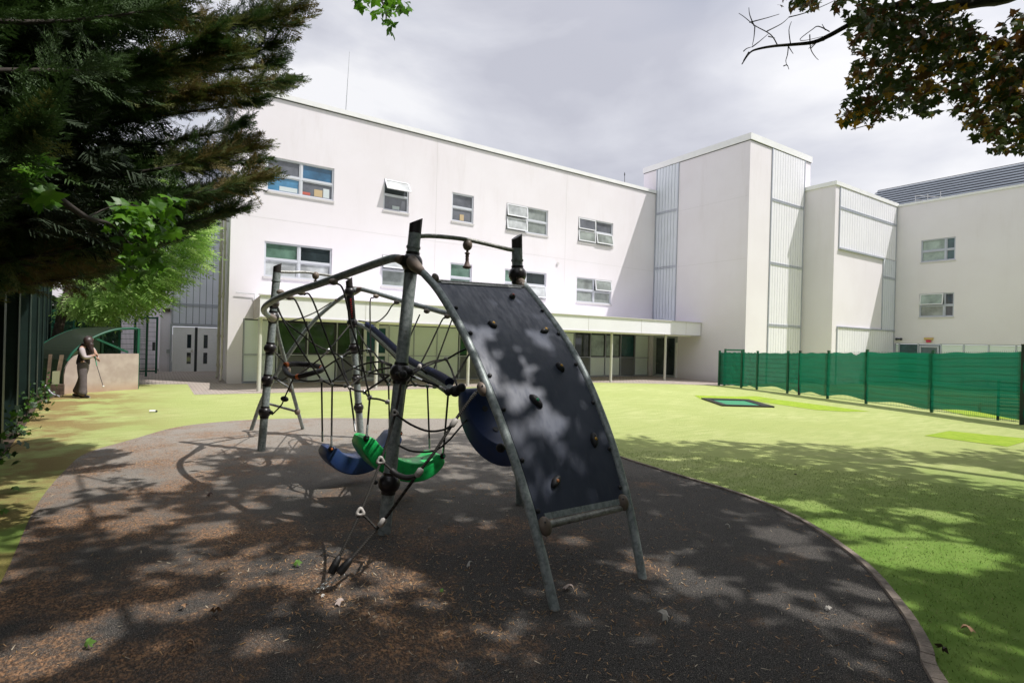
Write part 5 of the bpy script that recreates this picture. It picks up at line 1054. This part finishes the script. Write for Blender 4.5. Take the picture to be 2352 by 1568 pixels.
# the limbs seen in the picture
L0 = [fork, at(2650, -160, 8.2), at(2352, -20, 7.4), at(2260, 3, 7.2), at(2170, 16, 7.0), at(2110, 22, 6.9), at(2050, 14, 6.8), at(2000, 36, 6.7)]
branch(q, L0, .10, .034, 9)
L1 = [L0[-1], at(1960, 52, 6.6), at(1905, 82, 6.5), at(1870, 97, 6.45), at(1830, 102, 6.4), at(1780, 106, 6.35), at(1741, 113, 6.3), at(1722, 122, 6.3), at(1704, 148, 6.3)]
branch(q, L1, .032, .006, 8)
for tw in ([(1893, 93), (1872, 100), (1857, 112)], [(1905, 73), (1880, 61), (1866, 68), (1838, 90), (1850, 93), (1890, 84)], [(1860, 80), (1862, 112), (1872, 130), (1880, 138)], [(1862, 112), (1880, 95), (1905, 83)], [(1816, 104), (1812, 70), (1818, 50)], [(1811, 104), (1809, 125), (1805, 140), (1808, 152)], [(1811, 107), (1822, 124)],
          [(1786, 105), (1770, 80), (1735, 60), (1710, 40), (1697, 31)], [(1762, 72), (1795, 55), (1812, 40)], [(1734, 60), (1732, 85), (1728, 105)], [(1732, 60), (1722, 35), (1720, 18)], [(1722, 52), (1760, 42), (1790, 33)], [(1728, 108), (1745, 95), (1765, 78)], [(1720, 120), (1712, 132), (1707, 140)], [(1708, 118), (1715, 112), (1728, 108)],
          [(1896, 70), (1888, 56)], [(1812, 40), (1850, 30), (1900, 10), (1960, -20)], [(1800, 152), (1808, 150), (1812, 160)], [(1765, 84), (1780, 88)], [(2000, 36), (2080, 100), (2020, 200), (1960, 285)], [(2080, 100), (2140, 180), (2200, 260)], [(2060, 20), (2160, 120), (2300, 230)], [(1955, 298), (1985, 290), (2005, 286)]):
    branch(q, [at(x_, y_, 6.35 + .004 * (x_ - 1700)) for x_, y_ in tw], .0075, .003, 5)
q.build('branches', m_bark2, MR)
for tw in (): pass
def blob_px(blobs, dens, d0, d1):
    P = []
    for x_, y_, rx, ry in blobs:
        n = int(dens * rx * ry); a = rng.uniform(0, 2 * np.pi, n); r = np.sqrt(rng.uniform(0, 1, n)); X_ = x_ + rx * r * np.cos(a); Y_ = y_ + ry * r * np.sin(a); D_ = rng.uniform(d0, d1, n)
        for u_, v_, w_ in zip(X_, Y_, D_): P.append(at(u_, v_, w_))
    return np.array(P)
blobsR = [(1965, 20, 55, 30), (1840, 8, 52, 18), (2010, 40, 60, 35), (2030, 90, 85, 60), (2100, 60, 90, 60), (2170, 70, 80, 60), (2180, 120, 60, 50), (2080, 140, 80, 55), (1990, 170, 50, 40), (2030, 210, 60, 45), (1975, 245, 42, 30), (1950, 275, 24, 16), (2000, 262, 34, 22), (2100, 210, 45, 38), (2130, 240, 32, 30), (2060, 258, 25, 20), (2165, 215, 30, 25),
          (2230, 130, 60, 60), (2270, 200, 60, 50), (2320, 150, 60, 60), (2300, 250, 60, 50), (2345, 210, 40, 60), (2260, 290, 45, 35), (2310, 320, 40, 30), (2350, 320, 30, 40), (2340, 80, 45, 50), (2220, 235, 40, 40), (2210, 180, 40, 40), (2390, 200, 60, 140), (2285, 340, 20, 12)]
Pv = blob_px(blobsR, .037, 5.8, 7.4); per = cen[isR]
Ph = open_gaps(keep_out(clump_leaves(per, rng.uniform(.5, 1.0, len(per)), 28, .2)))
leaf_mesh('leaves', Pv, .155, ML, m_mapD, [.70, .22, .08], MR, 1.1)
goldP = blob_px([(1958, 262, 40, 26), (1990, 272, 30, 18), (2345, 180, 25, 40), (1850, 12, 40, 14), (2190, 30, 22, 18), (2030, 225, 20, 16), (2130, 175, 40, 30), (2300, 120, 40, 40)], .016, 5.7, 6.0)
leaf_mesh('bronze_leaves', goldP, .12, ML, m_mapD, [.1, .45, .45], MR, 1.1)
leaf_mesh('crown', Ph, .23, SL, m_mapD, [.75, .2, .05], MR)
# green maple behind the viewer
MG = thing('maple_tree', (4.5, -8.5, 0), 'green leaved maple overhead with bright leaves against the dark conifer', 'tree')
q = MB(); q.tube(smooth_line([(4.5, -8.5, 0), (4.5, -8.4, 2), (4.6, -8.0, 4.5)], 4), [.40] * 4 + [.33] * 4 + [.30], 14); q.build('trunk', m_bark, MG)
fork = np.array([4.6, -8, 4.5]); q = MB()
for tgt in cen[~isR][::16]: branch(q, limb_path(fork, tgt, .35), .11, .012, 6)
lft = at(-260, 250, 3.3)
branch(q, limb_path(fork, (-2.6, -2.5, 5.6), .3) + [lft, at(-60, 300, 3.35), at(20, 400, 3.4), at(110, 440, 3.5), at(200, 500, 3.9), at(260, 520, 4.3), at(330, 600, 4.8)], .09, .004, 7)
branch(q, [at(200, 500, 3.9), at(280, 470, 4.4), at(400, 490, 4.8)], .006, .003, 5); branch(q, [at(880, -260, 5.6), at(860, -60, 5.5), at(880, 10, 5.4), at(890, 50, 5.4)], .02, .004, 6); branch(q, [np.array([3.2, -1, 7.5]), at(880, -260, 5.6)], .04, .02, 6)
q.build('branches', m_bark2, MG)
Gp = np.concatenate([blob_px([(25, 350, 42, 26), (70, 380, 40, 30), (40, 395, 40, 26), (95, 425, 34, 26), (95, 465, 26, 16), (125, 460, 18, 16)], .014, 3.2, 3.7)])
leaf_mesh('leaves', Gp, .19, ML, m_mapG, [.7, .3], MG, .9)
Gp = blob_px([(300, 490, 40, 28), (350, 500, 42, 34), (385, 470, 32, 24), (330, 540, 40, 26), (280, 520, 34, 36), (310, 590, 40, 26), (350, 610, 36, 22), (290, 640, 30, 22), (390, 520, 24, 30)], .022, 4.2, 5.0)
leaf_mesh('leaves', Gp, .15, ML, m_mapG, [.4, .6], MG, .9)
Gp = blob_px([(860, 6, 58, 16), (890, 35, 30, 20), (900, 62, 16, 11), (925, 12, 24, 14)], .030, 5.2, 5.7)
leaf_mesh('leaves', Gp, .14, ML, m_mapG, [.4, .6], MG, .9)
per = cen[~isR]; Ph = open_gaps(keep_out(clump_leaves(per, rng.uniform(.5, 1.0, len(per)), 28, .2)))
leaf_mesh('crown', Ph, .23, SL, m_mapG, [.6, .4], MG)
# ---- cypresses along the left fence
def make_spray(seed):
    r_ = np.random.default_rng(seed); V = []; T = []
    def leaflet(p, d, nrm_, L, w_):
        s = np.cross(d, nrm_); s /= np.linalg.norm(s) + 1e-9; k = len(V); V.extend([p - s * w_, p + s * w_, p + d * L]); T.append((k, k + 1, k + 2))
    for i in range(26):
        t = i / 26; p0 = np.array([0, t, .06 * math.sin(t * 2)]); sgn = 1 if i % 2 else -1; L = (.36 * (1 - t) + .07) * r_.uniform(.75, 1.15)
        d = np.array([sgn * math.sin(.75), math.cos(.75), r_.normal() * .28]); d /= np.linalg.norm(d); nr = np.array([r_.normal() * .4, 0, 1.])
        k = max(3, int(L / .045))
        for j in range(k):
            s = j / k; p = p0 + d * L * s; s2 = 1 if j % 2 else -1; perp = np.cross(nr, d); dd = d * .8 + perp * .55 * s2 + r_.normal(size=3) * .15; dd /= np.linalg.norm(dd); leaflet(p, dd, nr, .09 * (1.15 - s * .5), .018)
        leaflet(p0 + d * L * .9, d, nr, .09, .012)
    for j in range(5): leaflet(np.array([0, .9 + j * .03, .05]), np.array([r_.normal() * .2, 1, r_.normal() * .2]), np.array([0, 0, 1.]), .1, .014)
    return np.array(V), np.array(T)
sprays = [make_spray(k) for k in range(3)]
def make_fat():
    r_ = np.random.default_rng(9); V = []; T = []
    for i in range(34):
        t = i / 34; sg = 1 if i % 2 else -1; d = np.array([sg * math.sin(.8), math.cos(.8), r_.normal() * .4]); d /= np.linalg.norm(d); L = .38 * (1 - t) + .1; p = np.array([0, t, 0]); s_ = np.cross(d, [r_.normal() * .5, 0, 1.]); s_ /= np.linalg.norm(s_); k = len(V)
        V.extend([p - s_ * .016, p + s_ * .016, p + d * L * .6 + s_ * .02, p + d * L, p + d * L * .6 - s_ * .02]); T += [(k, k + 1, k + 2), (k, k + 2, k + 4), (k + 4, k + 2, k + 3)]
    return np.array(V), np.array(T)
fat = make_fat()
def aim(D, roll=None):
    D = D / np.linalg.norm(D, axis=1)[:, None]; n = len(D); up = np.stack([rng.normal(0, .5, n), rng.normal(0, .5, n), np.ones(n)], 1)
    X_ = np.cross(D, up); X_ /= np.linalg.norm(X_, axis=1)[:, None]; Z_ = np.cross(X_, D); return np.stack([X_, D, Z_], 2)
xb = [(-200, 700), (0, 690), (40, 715), (80, 655), (140, 640), (165, 630), (182, 695), (205, 650), (232, 610), (270, 560), (300, 560), (335, 620), (352, 600), (385, 600), (400, 640), (425, 600), (450, 565), (478, 570), (500, 515), (530, 440), (560, 385), (600, 320), (650, 280), (690, 210), (715, 120), (740, 60)]
def xlimit(y): 
    for i in range(len(xb) - 1):
        if xb[i][0] <= y < xb[i + 1][0]: return lerp(xb[i][1], xb[i + 1][1], (y - xb[i][0]) / (xb[i + 1][0] - xb[i][0]))
    return 700 if y < 0 else -50
def cypress(base, H, R, label, tips, nl, per_m, forced=()):
    T_ = thing('conifer_tree', (base[0], base[1], 0), label, 'tree', 'conifers along the left fence')
    bx, by = base; q = MB(); q.tube(smooth_line([(bx, by, 0), (bx + .05, by, H * .4), (bx, by, H)], 5), [.26 * (1 - .085 * i) for i in range(11)], 10); q.build('trunk', m_bark, T_)
    q = MB(); PP_, DD, SS = [], [], []
    limbs = [np.array(t) for t in forced]
    while len(limbs) < nl + len(forced):
        z = rng.uniform(2.6, H - .5); a = rng.uniform(0, 2 * np.pi); Lr_ = R * (1 - (z / H) ** 2 * .75) * rng.uniform(.8, 1.05); tip = np.array([bx + Lr_ * math.cos(a), by + Lr_ * math.sin(a), z + .15])
        X_, Y_, w_ = to_px(tip[None]); 
        if np.linalg.norm((tip - EYE)[:2]) < 2.6: continue
        if w_[0] > .3 and -100 < Y_[0] < 1568 and X_[0] > xlimit(Y_[0]) - 45: continue
        if w_[0] > .3 and Y_[0] > 640: continue
        limbs.append(tip)
    for i, tip in enumerate(limbs):
        z0_ = max(1.8, tip[2] - .25 * np.linalg.norm(tip[:2] - np.array(base)) - .3); a = np.array([bx, by, z0_]); P_ = smooth_line(limb_path(a, tip, -.12, 4), 4); q.tube(P_, [lerp(.045, .005, k / (len(P_) - 1)) for k in range(len(P_))], 5)
        L = np.linalg.norm(tip - a); n = int(per_m * L)
        for k in range(n):
            f_ = 1 - (rng.uniform(0, 1) ** 1.25) * .72; idx = min(int(f_ * (len(P_) - 1)), len(P_) - 2); p = lerp(P_[idx], P_[idx + 1], f_ * (len(P_) - 1) - idx); ax_ = P_[idx + 1] - P_[idx]; ax_ /= np.linalg.norm(ax_)
            d = ax_ * 1.0 + rng.normal(size=3) * (.75 * (1 - f_) + .34) + np.array([0, 0, .10]); PP_.append(p - ax_ * .05); DD.append(d); SS.append(rng.uniform(.20, .46) * (1.0 - .2 * f_))
        PP_.append(tip - ax_ * .2); DD.append(ax_ + np.array([0, 0, .2])); SS.append(.5)
    q.build('limbs', m_bark2, T_)
    PP_, DD, SS = np.array(PP_), np.array(DD), np.array(SS); X_, Y_, w_ = to_px(PP_ + DD / np.linalg.norm(DD, axis=1)[:, None] * SS[:, None] * .8)
    ok = ~((w_ > .2) & (Y_ > -20) & (Y_ < 1568) & (X_ > np.array([xlimit(v) + 25 for v in Y_]))) & (np.linalg.norm(PP_ - EYE, axis=1) > 2.2) & ~((w_ > .2) & (Y_ > 700) & (Y_ < 1568) & (PP_[:, 2] < 2.6))
    PP_, DD, SS = PP_[ok], DD[ok], SS[ok]; which = rng.integers(0, 3, len(PP_)); Vs, Ts, Ms, off = [], [], [], 0
    hue = np.sin(PP_[:, 0] * 2.1 + PP_[:, 2] * 1.7) + np.sin(PP_[:, 1] * 2.7 - PP_[:, 2] * .9) + rng.normal(0, .8, len(PP_)); xs_, ys_, _ = to_px(PP_); lit_edge = np.array([xlimit(v) for v in ys_]) - xs_ < 300; cm = np.where((hue > 1.2) & lit_edge, 2, np.where((hue > .1) & lit_edge, 1, np.where(hue > 1.8, 1, 0)))  # sunlit tips painted in olive and brown along the crown's outline
    for k in range(3):
        s = which == k; V, T = scatter(sprays[k][0], sprays[k][1], aim(DD[s]), PP_[s], SS[s]); Vs.append(V); Ts.append(T + off); off += len(V); Ms.append(np.repeat(cm[s], len(sprays[k][1])))
    np_mesh('crown', np.concatenate(Vs), np.concatenate(Ts), m_cyp, np.concatenate(Ms), T_)
    # inner filler foliage, coloured dark for the crown's shaded interior
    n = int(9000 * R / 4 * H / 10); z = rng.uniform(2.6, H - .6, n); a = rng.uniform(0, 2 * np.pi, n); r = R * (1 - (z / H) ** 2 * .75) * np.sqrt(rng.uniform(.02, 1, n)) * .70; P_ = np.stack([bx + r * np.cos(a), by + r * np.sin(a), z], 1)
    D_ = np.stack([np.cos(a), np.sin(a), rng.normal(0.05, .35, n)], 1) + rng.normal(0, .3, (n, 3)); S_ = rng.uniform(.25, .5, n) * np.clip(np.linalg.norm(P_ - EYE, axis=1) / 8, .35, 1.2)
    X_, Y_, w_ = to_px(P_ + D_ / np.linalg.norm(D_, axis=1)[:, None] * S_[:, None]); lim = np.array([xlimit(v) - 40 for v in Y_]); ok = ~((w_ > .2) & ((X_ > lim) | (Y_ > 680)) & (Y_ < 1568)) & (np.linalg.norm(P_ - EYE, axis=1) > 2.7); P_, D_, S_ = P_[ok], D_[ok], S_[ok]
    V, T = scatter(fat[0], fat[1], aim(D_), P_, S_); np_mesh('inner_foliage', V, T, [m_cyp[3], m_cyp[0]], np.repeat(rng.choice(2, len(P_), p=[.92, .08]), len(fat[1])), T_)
    return T_
def tips(lst): return [at(x_, y_, d) for x_, y_, d in lst]
cypress((-2.9, 7.4), 13, 4.3, 'nearest dark conifer whose tips spread right across the school wall', None, 190, 42, tips([(712, 12, 6.6), (690, 60, 6.9), (640, 105, 6.8), (650, 148, 6.7), (692, 184, 6.5), (655, 200, 6.8), (600, 235, 7.0), (565, 285, 7.2), (620, 335, 6.7), (580, 320, 6.9), (600, 370, 7.0), (640, 402, 6.6), (600, 412, 7.0), (560, 440, 7.2), (570, 480, 7.0), (520, 492, 7.3), (450, 515, 7.4), (395, 550, 7.6), (520, 350, 7.4), (540, 200, 7.4), (560, 120, 7.2), (600, 40, 7.0), (500, 430, 7.5), (470, 470, 7.6), (640, -20, 6.9), (380, 540, 7.4), (320, 590, 7.8), (300, 620, 8)]))
cypress((-3.6, 11.4), 9.5, 3.7, 'second dark conifer along the left fence, behind the nearest one', None, 120, 24)
cypress((-3.2, 3.4), 12, 3.6, 'dark conifer at the left edge of the picture in deep shade', None, 90, 13)
# ---- ash behind the shelter
AS = thing('ash_tree', (-2.6, 22.0, 0), 'sunlit light green ash with feathery leaves beside the rear stair block', 'tree')
q = MB(); q.tube(smooth_line([(-2.6, 22.0, 0), (-2.5, 22.0, 1.6), (-2.2, 22.0, 3.2)], 4), [.16] * 4 + [.13] * 4 + [.1], 10); q.build('trunk', m_bark, AS)
def pinnate():
    V = []; T = []
    for j in range(9):
        t = .2 + .8 * (j // 2) / 4; sg = (1 if j % 2 else -1) if j < 8 else 0; a = np.array([0, t if j < 8 else 1, -.12 * t * t]); d = np.array([sg * .85, .5 if j < 8 else 1, -.12]); d /= np.linalg.norm(d); s = np.cross(d, [0, 0, 1.]); L = .40; w_ = .06; k = len(V)
        V += [a, a + d * L * .45 + s * w_, a + d * L, a + d * L * .45 - s * w_]; T += [(k, k + 1, k + 2), (k, k + 2, k + 3)]
    return np.array(V), np.array(T)
PN = pinnate()
blobsA = [(330, 560, 70, 50), (400, 560, 60, 45), (430, 590, 40, 36), (440, 540, 30, 25), (380, 620, 55, 30), (330, 630, 60, 40), (270, 660, 60, 36), (220, 690, 50, 30), (250, 715, 45, 18), (300, 690, 40, 22), (330, 680, 40, 16), (375, 690, 24, 14), (190, 660, 40, 30), (300, 520, 60, 50), (340, 460, 70, 50), (170, 700, 30, 20), (280, 600, 60, 40), (420, 500, 50, 40), (455, 515, 24, 20)]
q = MB(); f0 = np.array([-2.2, 22.0, 3.0])
for x_, y_, rx, ry in blobsA: branch(q, limb_path(f0, at(x_, y_, 18.6), .25), .045, .008, 5)
q.build('branches', m_bark2, AS)
Pa = blob_px(blobsA + [(240, 660, 60, 36), (300, 650, 70, 36), (220, 700, 60, 26), (360, 640, 50, 30)], .11, 16.6, 19.5); n = len(Pa); out = Pa - np.array([-1.6, 22.0, 4.4]); out[:, 2] *= .3; out[:, 2] -= .35
leaf_mesh('crown', Pa, .42, PN, m_ash, [.6, .4], AS, R=aim(out + rng.normal(0, .6, (n, 3))))
# hedge that closes the view behind the rear fence
hd = MB(); Pn = np.stack([rng.uniform(-9, -1.2, 5200), rng.uniform(26.0, 27.5, 5200), rng.uniform(.1, 2.9, 5200)], 1)
o = leaf_mesh('hedge', Pn, .34, SL, [m_ivy, m_cyp[3]], [.5, .5], None, 1.5); meta(o, 'dark leafy hedge behind the rear green mesh fence', 'hedge')
# ivy and weeds at the foot of the left fence
def low_plant(x_, y_, r, h, n, lab):
    P_ = np.stack([x_ + rng.normal(0, r, n), y_ + rng.normal(0, r * 1.4, n), np.abs(rng.normal(0, h, n)) + .02], 1); T_ = thing('ivy_plant', (x_, y_, 0), lab, 'plant', 'ivy at the foot of the left fence'); leaf_mesh('leaves', P_, .10, SL, [m_ivy, m_mapG[0]], [.7, .3], T_, 1.2)
    q = MB()
    for k in range(0, n, 7): q.tube([(x_, y_, 0), (lerp(x_, P_[k][0], .5), lerp(y_, P_[k][1], .5), P_[k][2] * .7), tuple(P_[k])], [.006, .004, .002], 4)
    q.build('stem', m_bark2, T_)
for x_, y_, t_ in ((-1.66, 9.3, 'nearest leafy ivy clump between the first fence posts'), (-1.80, 11.4, 'second ivy clump, climbing the netting between fence posts'), (-1.98, 13.6, 'third ivy clump by the fence netting'), (-2.12, 15.7, 'small ivy clump near the khaki box'), (-2.2, 17.6, 'ivy tuft at the base of the leaning planks')): low_plant(x_, y_, .13, .22, 70, t_)

# unseen dense trees added behind the viewer to block ambient sky light
def sky_block_tree(x_, y_, h, rr, n, lab):
    T_ = thing('conifer_tree', (x_, y_, 0), lab, 'tree'); q = MB(); q.tube([(x_, y_, 0), (x_, y_, h * .9)], [.25, .05], 8); q.build('trunk', m_bark, T_)
    z = rng.uniform(.3, h, n); a = rng.uniform(0, 2 * np.pi, n); r_ = rr * (1.05 - (z / h) ** 2 * .8) * np.sqrt(rng.uniform(.3, 1, n)); P_ = np.stack([x_ + r_ * np.cos(a), y_ + r_ * np.sin(a), z], 1); P_ = keep_out(P_, 80)
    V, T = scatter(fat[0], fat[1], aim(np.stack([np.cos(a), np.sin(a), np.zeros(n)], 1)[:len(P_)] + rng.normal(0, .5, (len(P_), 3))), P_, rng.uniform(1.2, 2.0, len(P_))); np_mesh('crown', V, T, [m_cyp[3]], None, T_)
for x_, y_, t_ in ((-7, -3, 'added sky-blocking conifer far to the left behind the viewer'), (-4.5, -8, 'added sky-blocking conifer behind the viewer on the left'), (0.5, -12, 'added sky-blocking conifer straight behind the viewer'), (7, -14, 'added sky-blocking conifer behind the viewer on the right'), (13, -13, 'added sky-blocking conifer beyond the maple trunk behind the viewer'), (19, -10, 'added sky-blocking conifer far to the right behind the viewer'), (22, -5, 'added sky-blocking conifer beside the fence behind the viewer')): sky_block_tree(x_, y_, 9.5, 3.6, 620, t_)
# ================================================================== LITTER
def sliver():
    return np.array([(-1, -.16, 0), (1, -.1, .1), (.9, .16, .05), (-.8, .14, .12)], float) * .5, np.array([(0, 1, 2), (0, 2, 3)])
from mathutils.geometry import intersect_point_tri_2d
poly = [(p[0], p[1]) for p in e_s]
def inside(x_, y_):
    c = False; j = len(poly) - 1
    for i in range(len(poly)):
        if (poly[i][1] > y_) != (poly[j][1] > y_) and x_ < (poly[j][0] - poly[i][0]) * (y_ - poly[i][1]) / (poly[j][1] - poly[i][1]) + poly[i][0]: c = not c
        j = i
    return c
m_lit = [mat('tan_litter', (.46, .28, .14), .9), mat('dark_litter', (.09, .055, .03), .9), mat('pale_litter', (.52, .44, .32), .9), mat('ochre_litter', (.30, .17, .06), .9)]
P_ = []
ctrs = [(rng.uniform(-.8, 4.2), rng.uniform(1.0, 9.5), rng.uniform(.15, .6)) for _ in range(46)] + [(1.1, 3.4, .35), (1.5, 3.2, .4), (2.9, 2.9, .3), (2.4, 3.3, .4), (1.8, 4.3, .3), (2.2, 2.4, .5), (.9, 3.9, .5)] * 3
for c in ctrs:
    n = int(150 * c[2] / .4)
    for _ in range(n): P_.append((c[0] + rng.normal() * c[2], c[1] + rng.normal() * c[2]))
for _ in range(2600): P_.append((rng.uniform(-1, 6), rng.uniform(.9, 11)))
P_ = np.array([(a, c, .012) for a, c in P_ if inside(a, c)]); n = len(P_); V, T = scatter(*sliver(), rand_rot(n, .25), P_, rng.uniform(.006, .030, n) * 1.3)
meta(np_mesh('leaf_litter', V, T, m_lit, np.repeat(rng.choice(4, n, p=[.38, .34, .10, .18]), 2)), 'brown needles and crumbs scattered over the dark rubber surface', 'litter', None, 'stuff')
P_ = np.array([(rng.uniform(3.6, 14), rng.uniform(.5, 9), .008) for _ in range(900)]); n = len(P_); V, T = scatter(*sliver(), rand_rot(n, .3), P_, rng.uniform(.008, .03, n))
meta(np_mesh('lawn_litter', V, T, m_lit, np.repeat(rng.choice(4, n, p=[.3, .4, .15, .15]), 2)), 'scattered twigs and crumbs lying on the turf', 'litter', None, 'stuff')
# turf fibres close to the viewer
n = 90000; U1 = rng.uniform(0, 1, n); ang = rng.uniform(.15, 1.35, n); dd = 2.2 + 7 * U1 ** .7; X_ = dd * np.sin(ang); Y_ = dd * np.cos(ang); ok = np.array([not inside(a, c) and math.hypot(a, c) > 1 for a, c in zip(X_, Y_)]); ok &= (X_ > 3.4); X_, Y_, dd = X_[ok], Y_[ok], dd[ok]; n = len(X_)
bl = (np.array([(-.14, 0, 0), (.14, 0, 0), (.25, .5, 1.)], float), np.array([(0, 1, 2)])); V, T = scatter(bl[0], bl[1], rand_rot(n, .5), np.stack([X_, Y_, np.full(n, .0)], 1), rng.uniform(.010, .020, n))
m_f = [mat('turf_fibre', (.22, .33, .06), .8, trans=.3), mat('turf_fibre_dark', (.09, .17, .03), .8), mat('turf_fibre_pale', (.42, .46, .18), .8, trans=.3)]
meta(np_mesh('grass', V, T, m_f, rng.choice(3, n, p=[.5, .3, .2])), 'short green fibres of the artificial turf on the right', 'grass', None, 'stuff')
# single leaves one can point at
m_fl = {'pale': mat('pale_dry_leaf', (.42, .34, .30), .8), 'tan': mat('tan_dry_leaf', (.34, .20, .11), .8), 'green': mat('fresh_leaf', (.14, .28, .05), .6, trans=.3), 'white': mat('bleached_leaf', (.62, .58, .52), .8), 'dark': mat('dark_dry_leaf', (.06, .035, .03), .8)}
for x_, y_, s_, k, t_ in ((1303, 1356, .13, 'pale', 'pale purple dry maple leaf by the foot of the left board rail'), (777, 1391, .11, 'pale', 'crumpled pale leaf just right of the chain anchor'), (741, 1374, .05, 'white', 'small white leaf touching the chain anchor'), (1530, 1430, .13, 'white', 'whitish maple leaf alone on the dark rubber right of the board'), (445, 1490 * 1.0, .10, 'tan', 'tan leaf pair on the rubber at the bottom left'), (418, 1402, .09, 'tan', 'tan leaf on the rubber left of the anchor'), (201, 1496, .10, 'green', 'green leaf standing up near the bottom left corner'),
                          (497, 1413, .11, 'tan', 'folded brown leaf pair below the anchor'), (41, 1130, .17, 'green', 'large light green maple leaf on the grass at the left edge'), (8, 1186, .12, 'green', 'green leaf on the grass at the left edge below the large one'), (682, 1305, .10, 'green', 'curled green leaf on the rubber left of the anchor sleeves'), (1074, 1306, .10, 'white', 'pale leaf on the rubber between anchor and board'), (1013, 1363, .06, 'green', 'small yellowish leaf under the board'), (480, 1142, .10, 'dark', 'dark folded leaf near the left masts'),
                          (1825, 1094, .09, 'dark', 'black leaf on the shaded lawn'), (2165, 1504, .11, 'dark', 'dark purple leaf on the lawn at the bottom right'), (2227, 1453, .12, 'tan', 'brown curled leaf on the dark lawn right of the edging'), (1675, 1216, .09, 'white', 'pale forked leaf on the rubber near the right edging'), (1790, 1301, .09, 'tan', 'tan winged seed on the rubber by the edging'), (1900, 1405, .07, 'white', 'small white scrap on the rubber close to the edging')):
    p = ground_at(x_, y_); V, T = ML; R_ = rand_rot(1, .35)[0]; V2_ = (V * np.array([1, 1, 2.2])) @ R_.T * s_ * .75; p[2] = .014 - V2_[:, 2].min() if True else 0
    o = np_mesh('fallen_leaf', V2_, T, [m_fl[k]]); o.location = p; meta(o, t_, 'leaf')
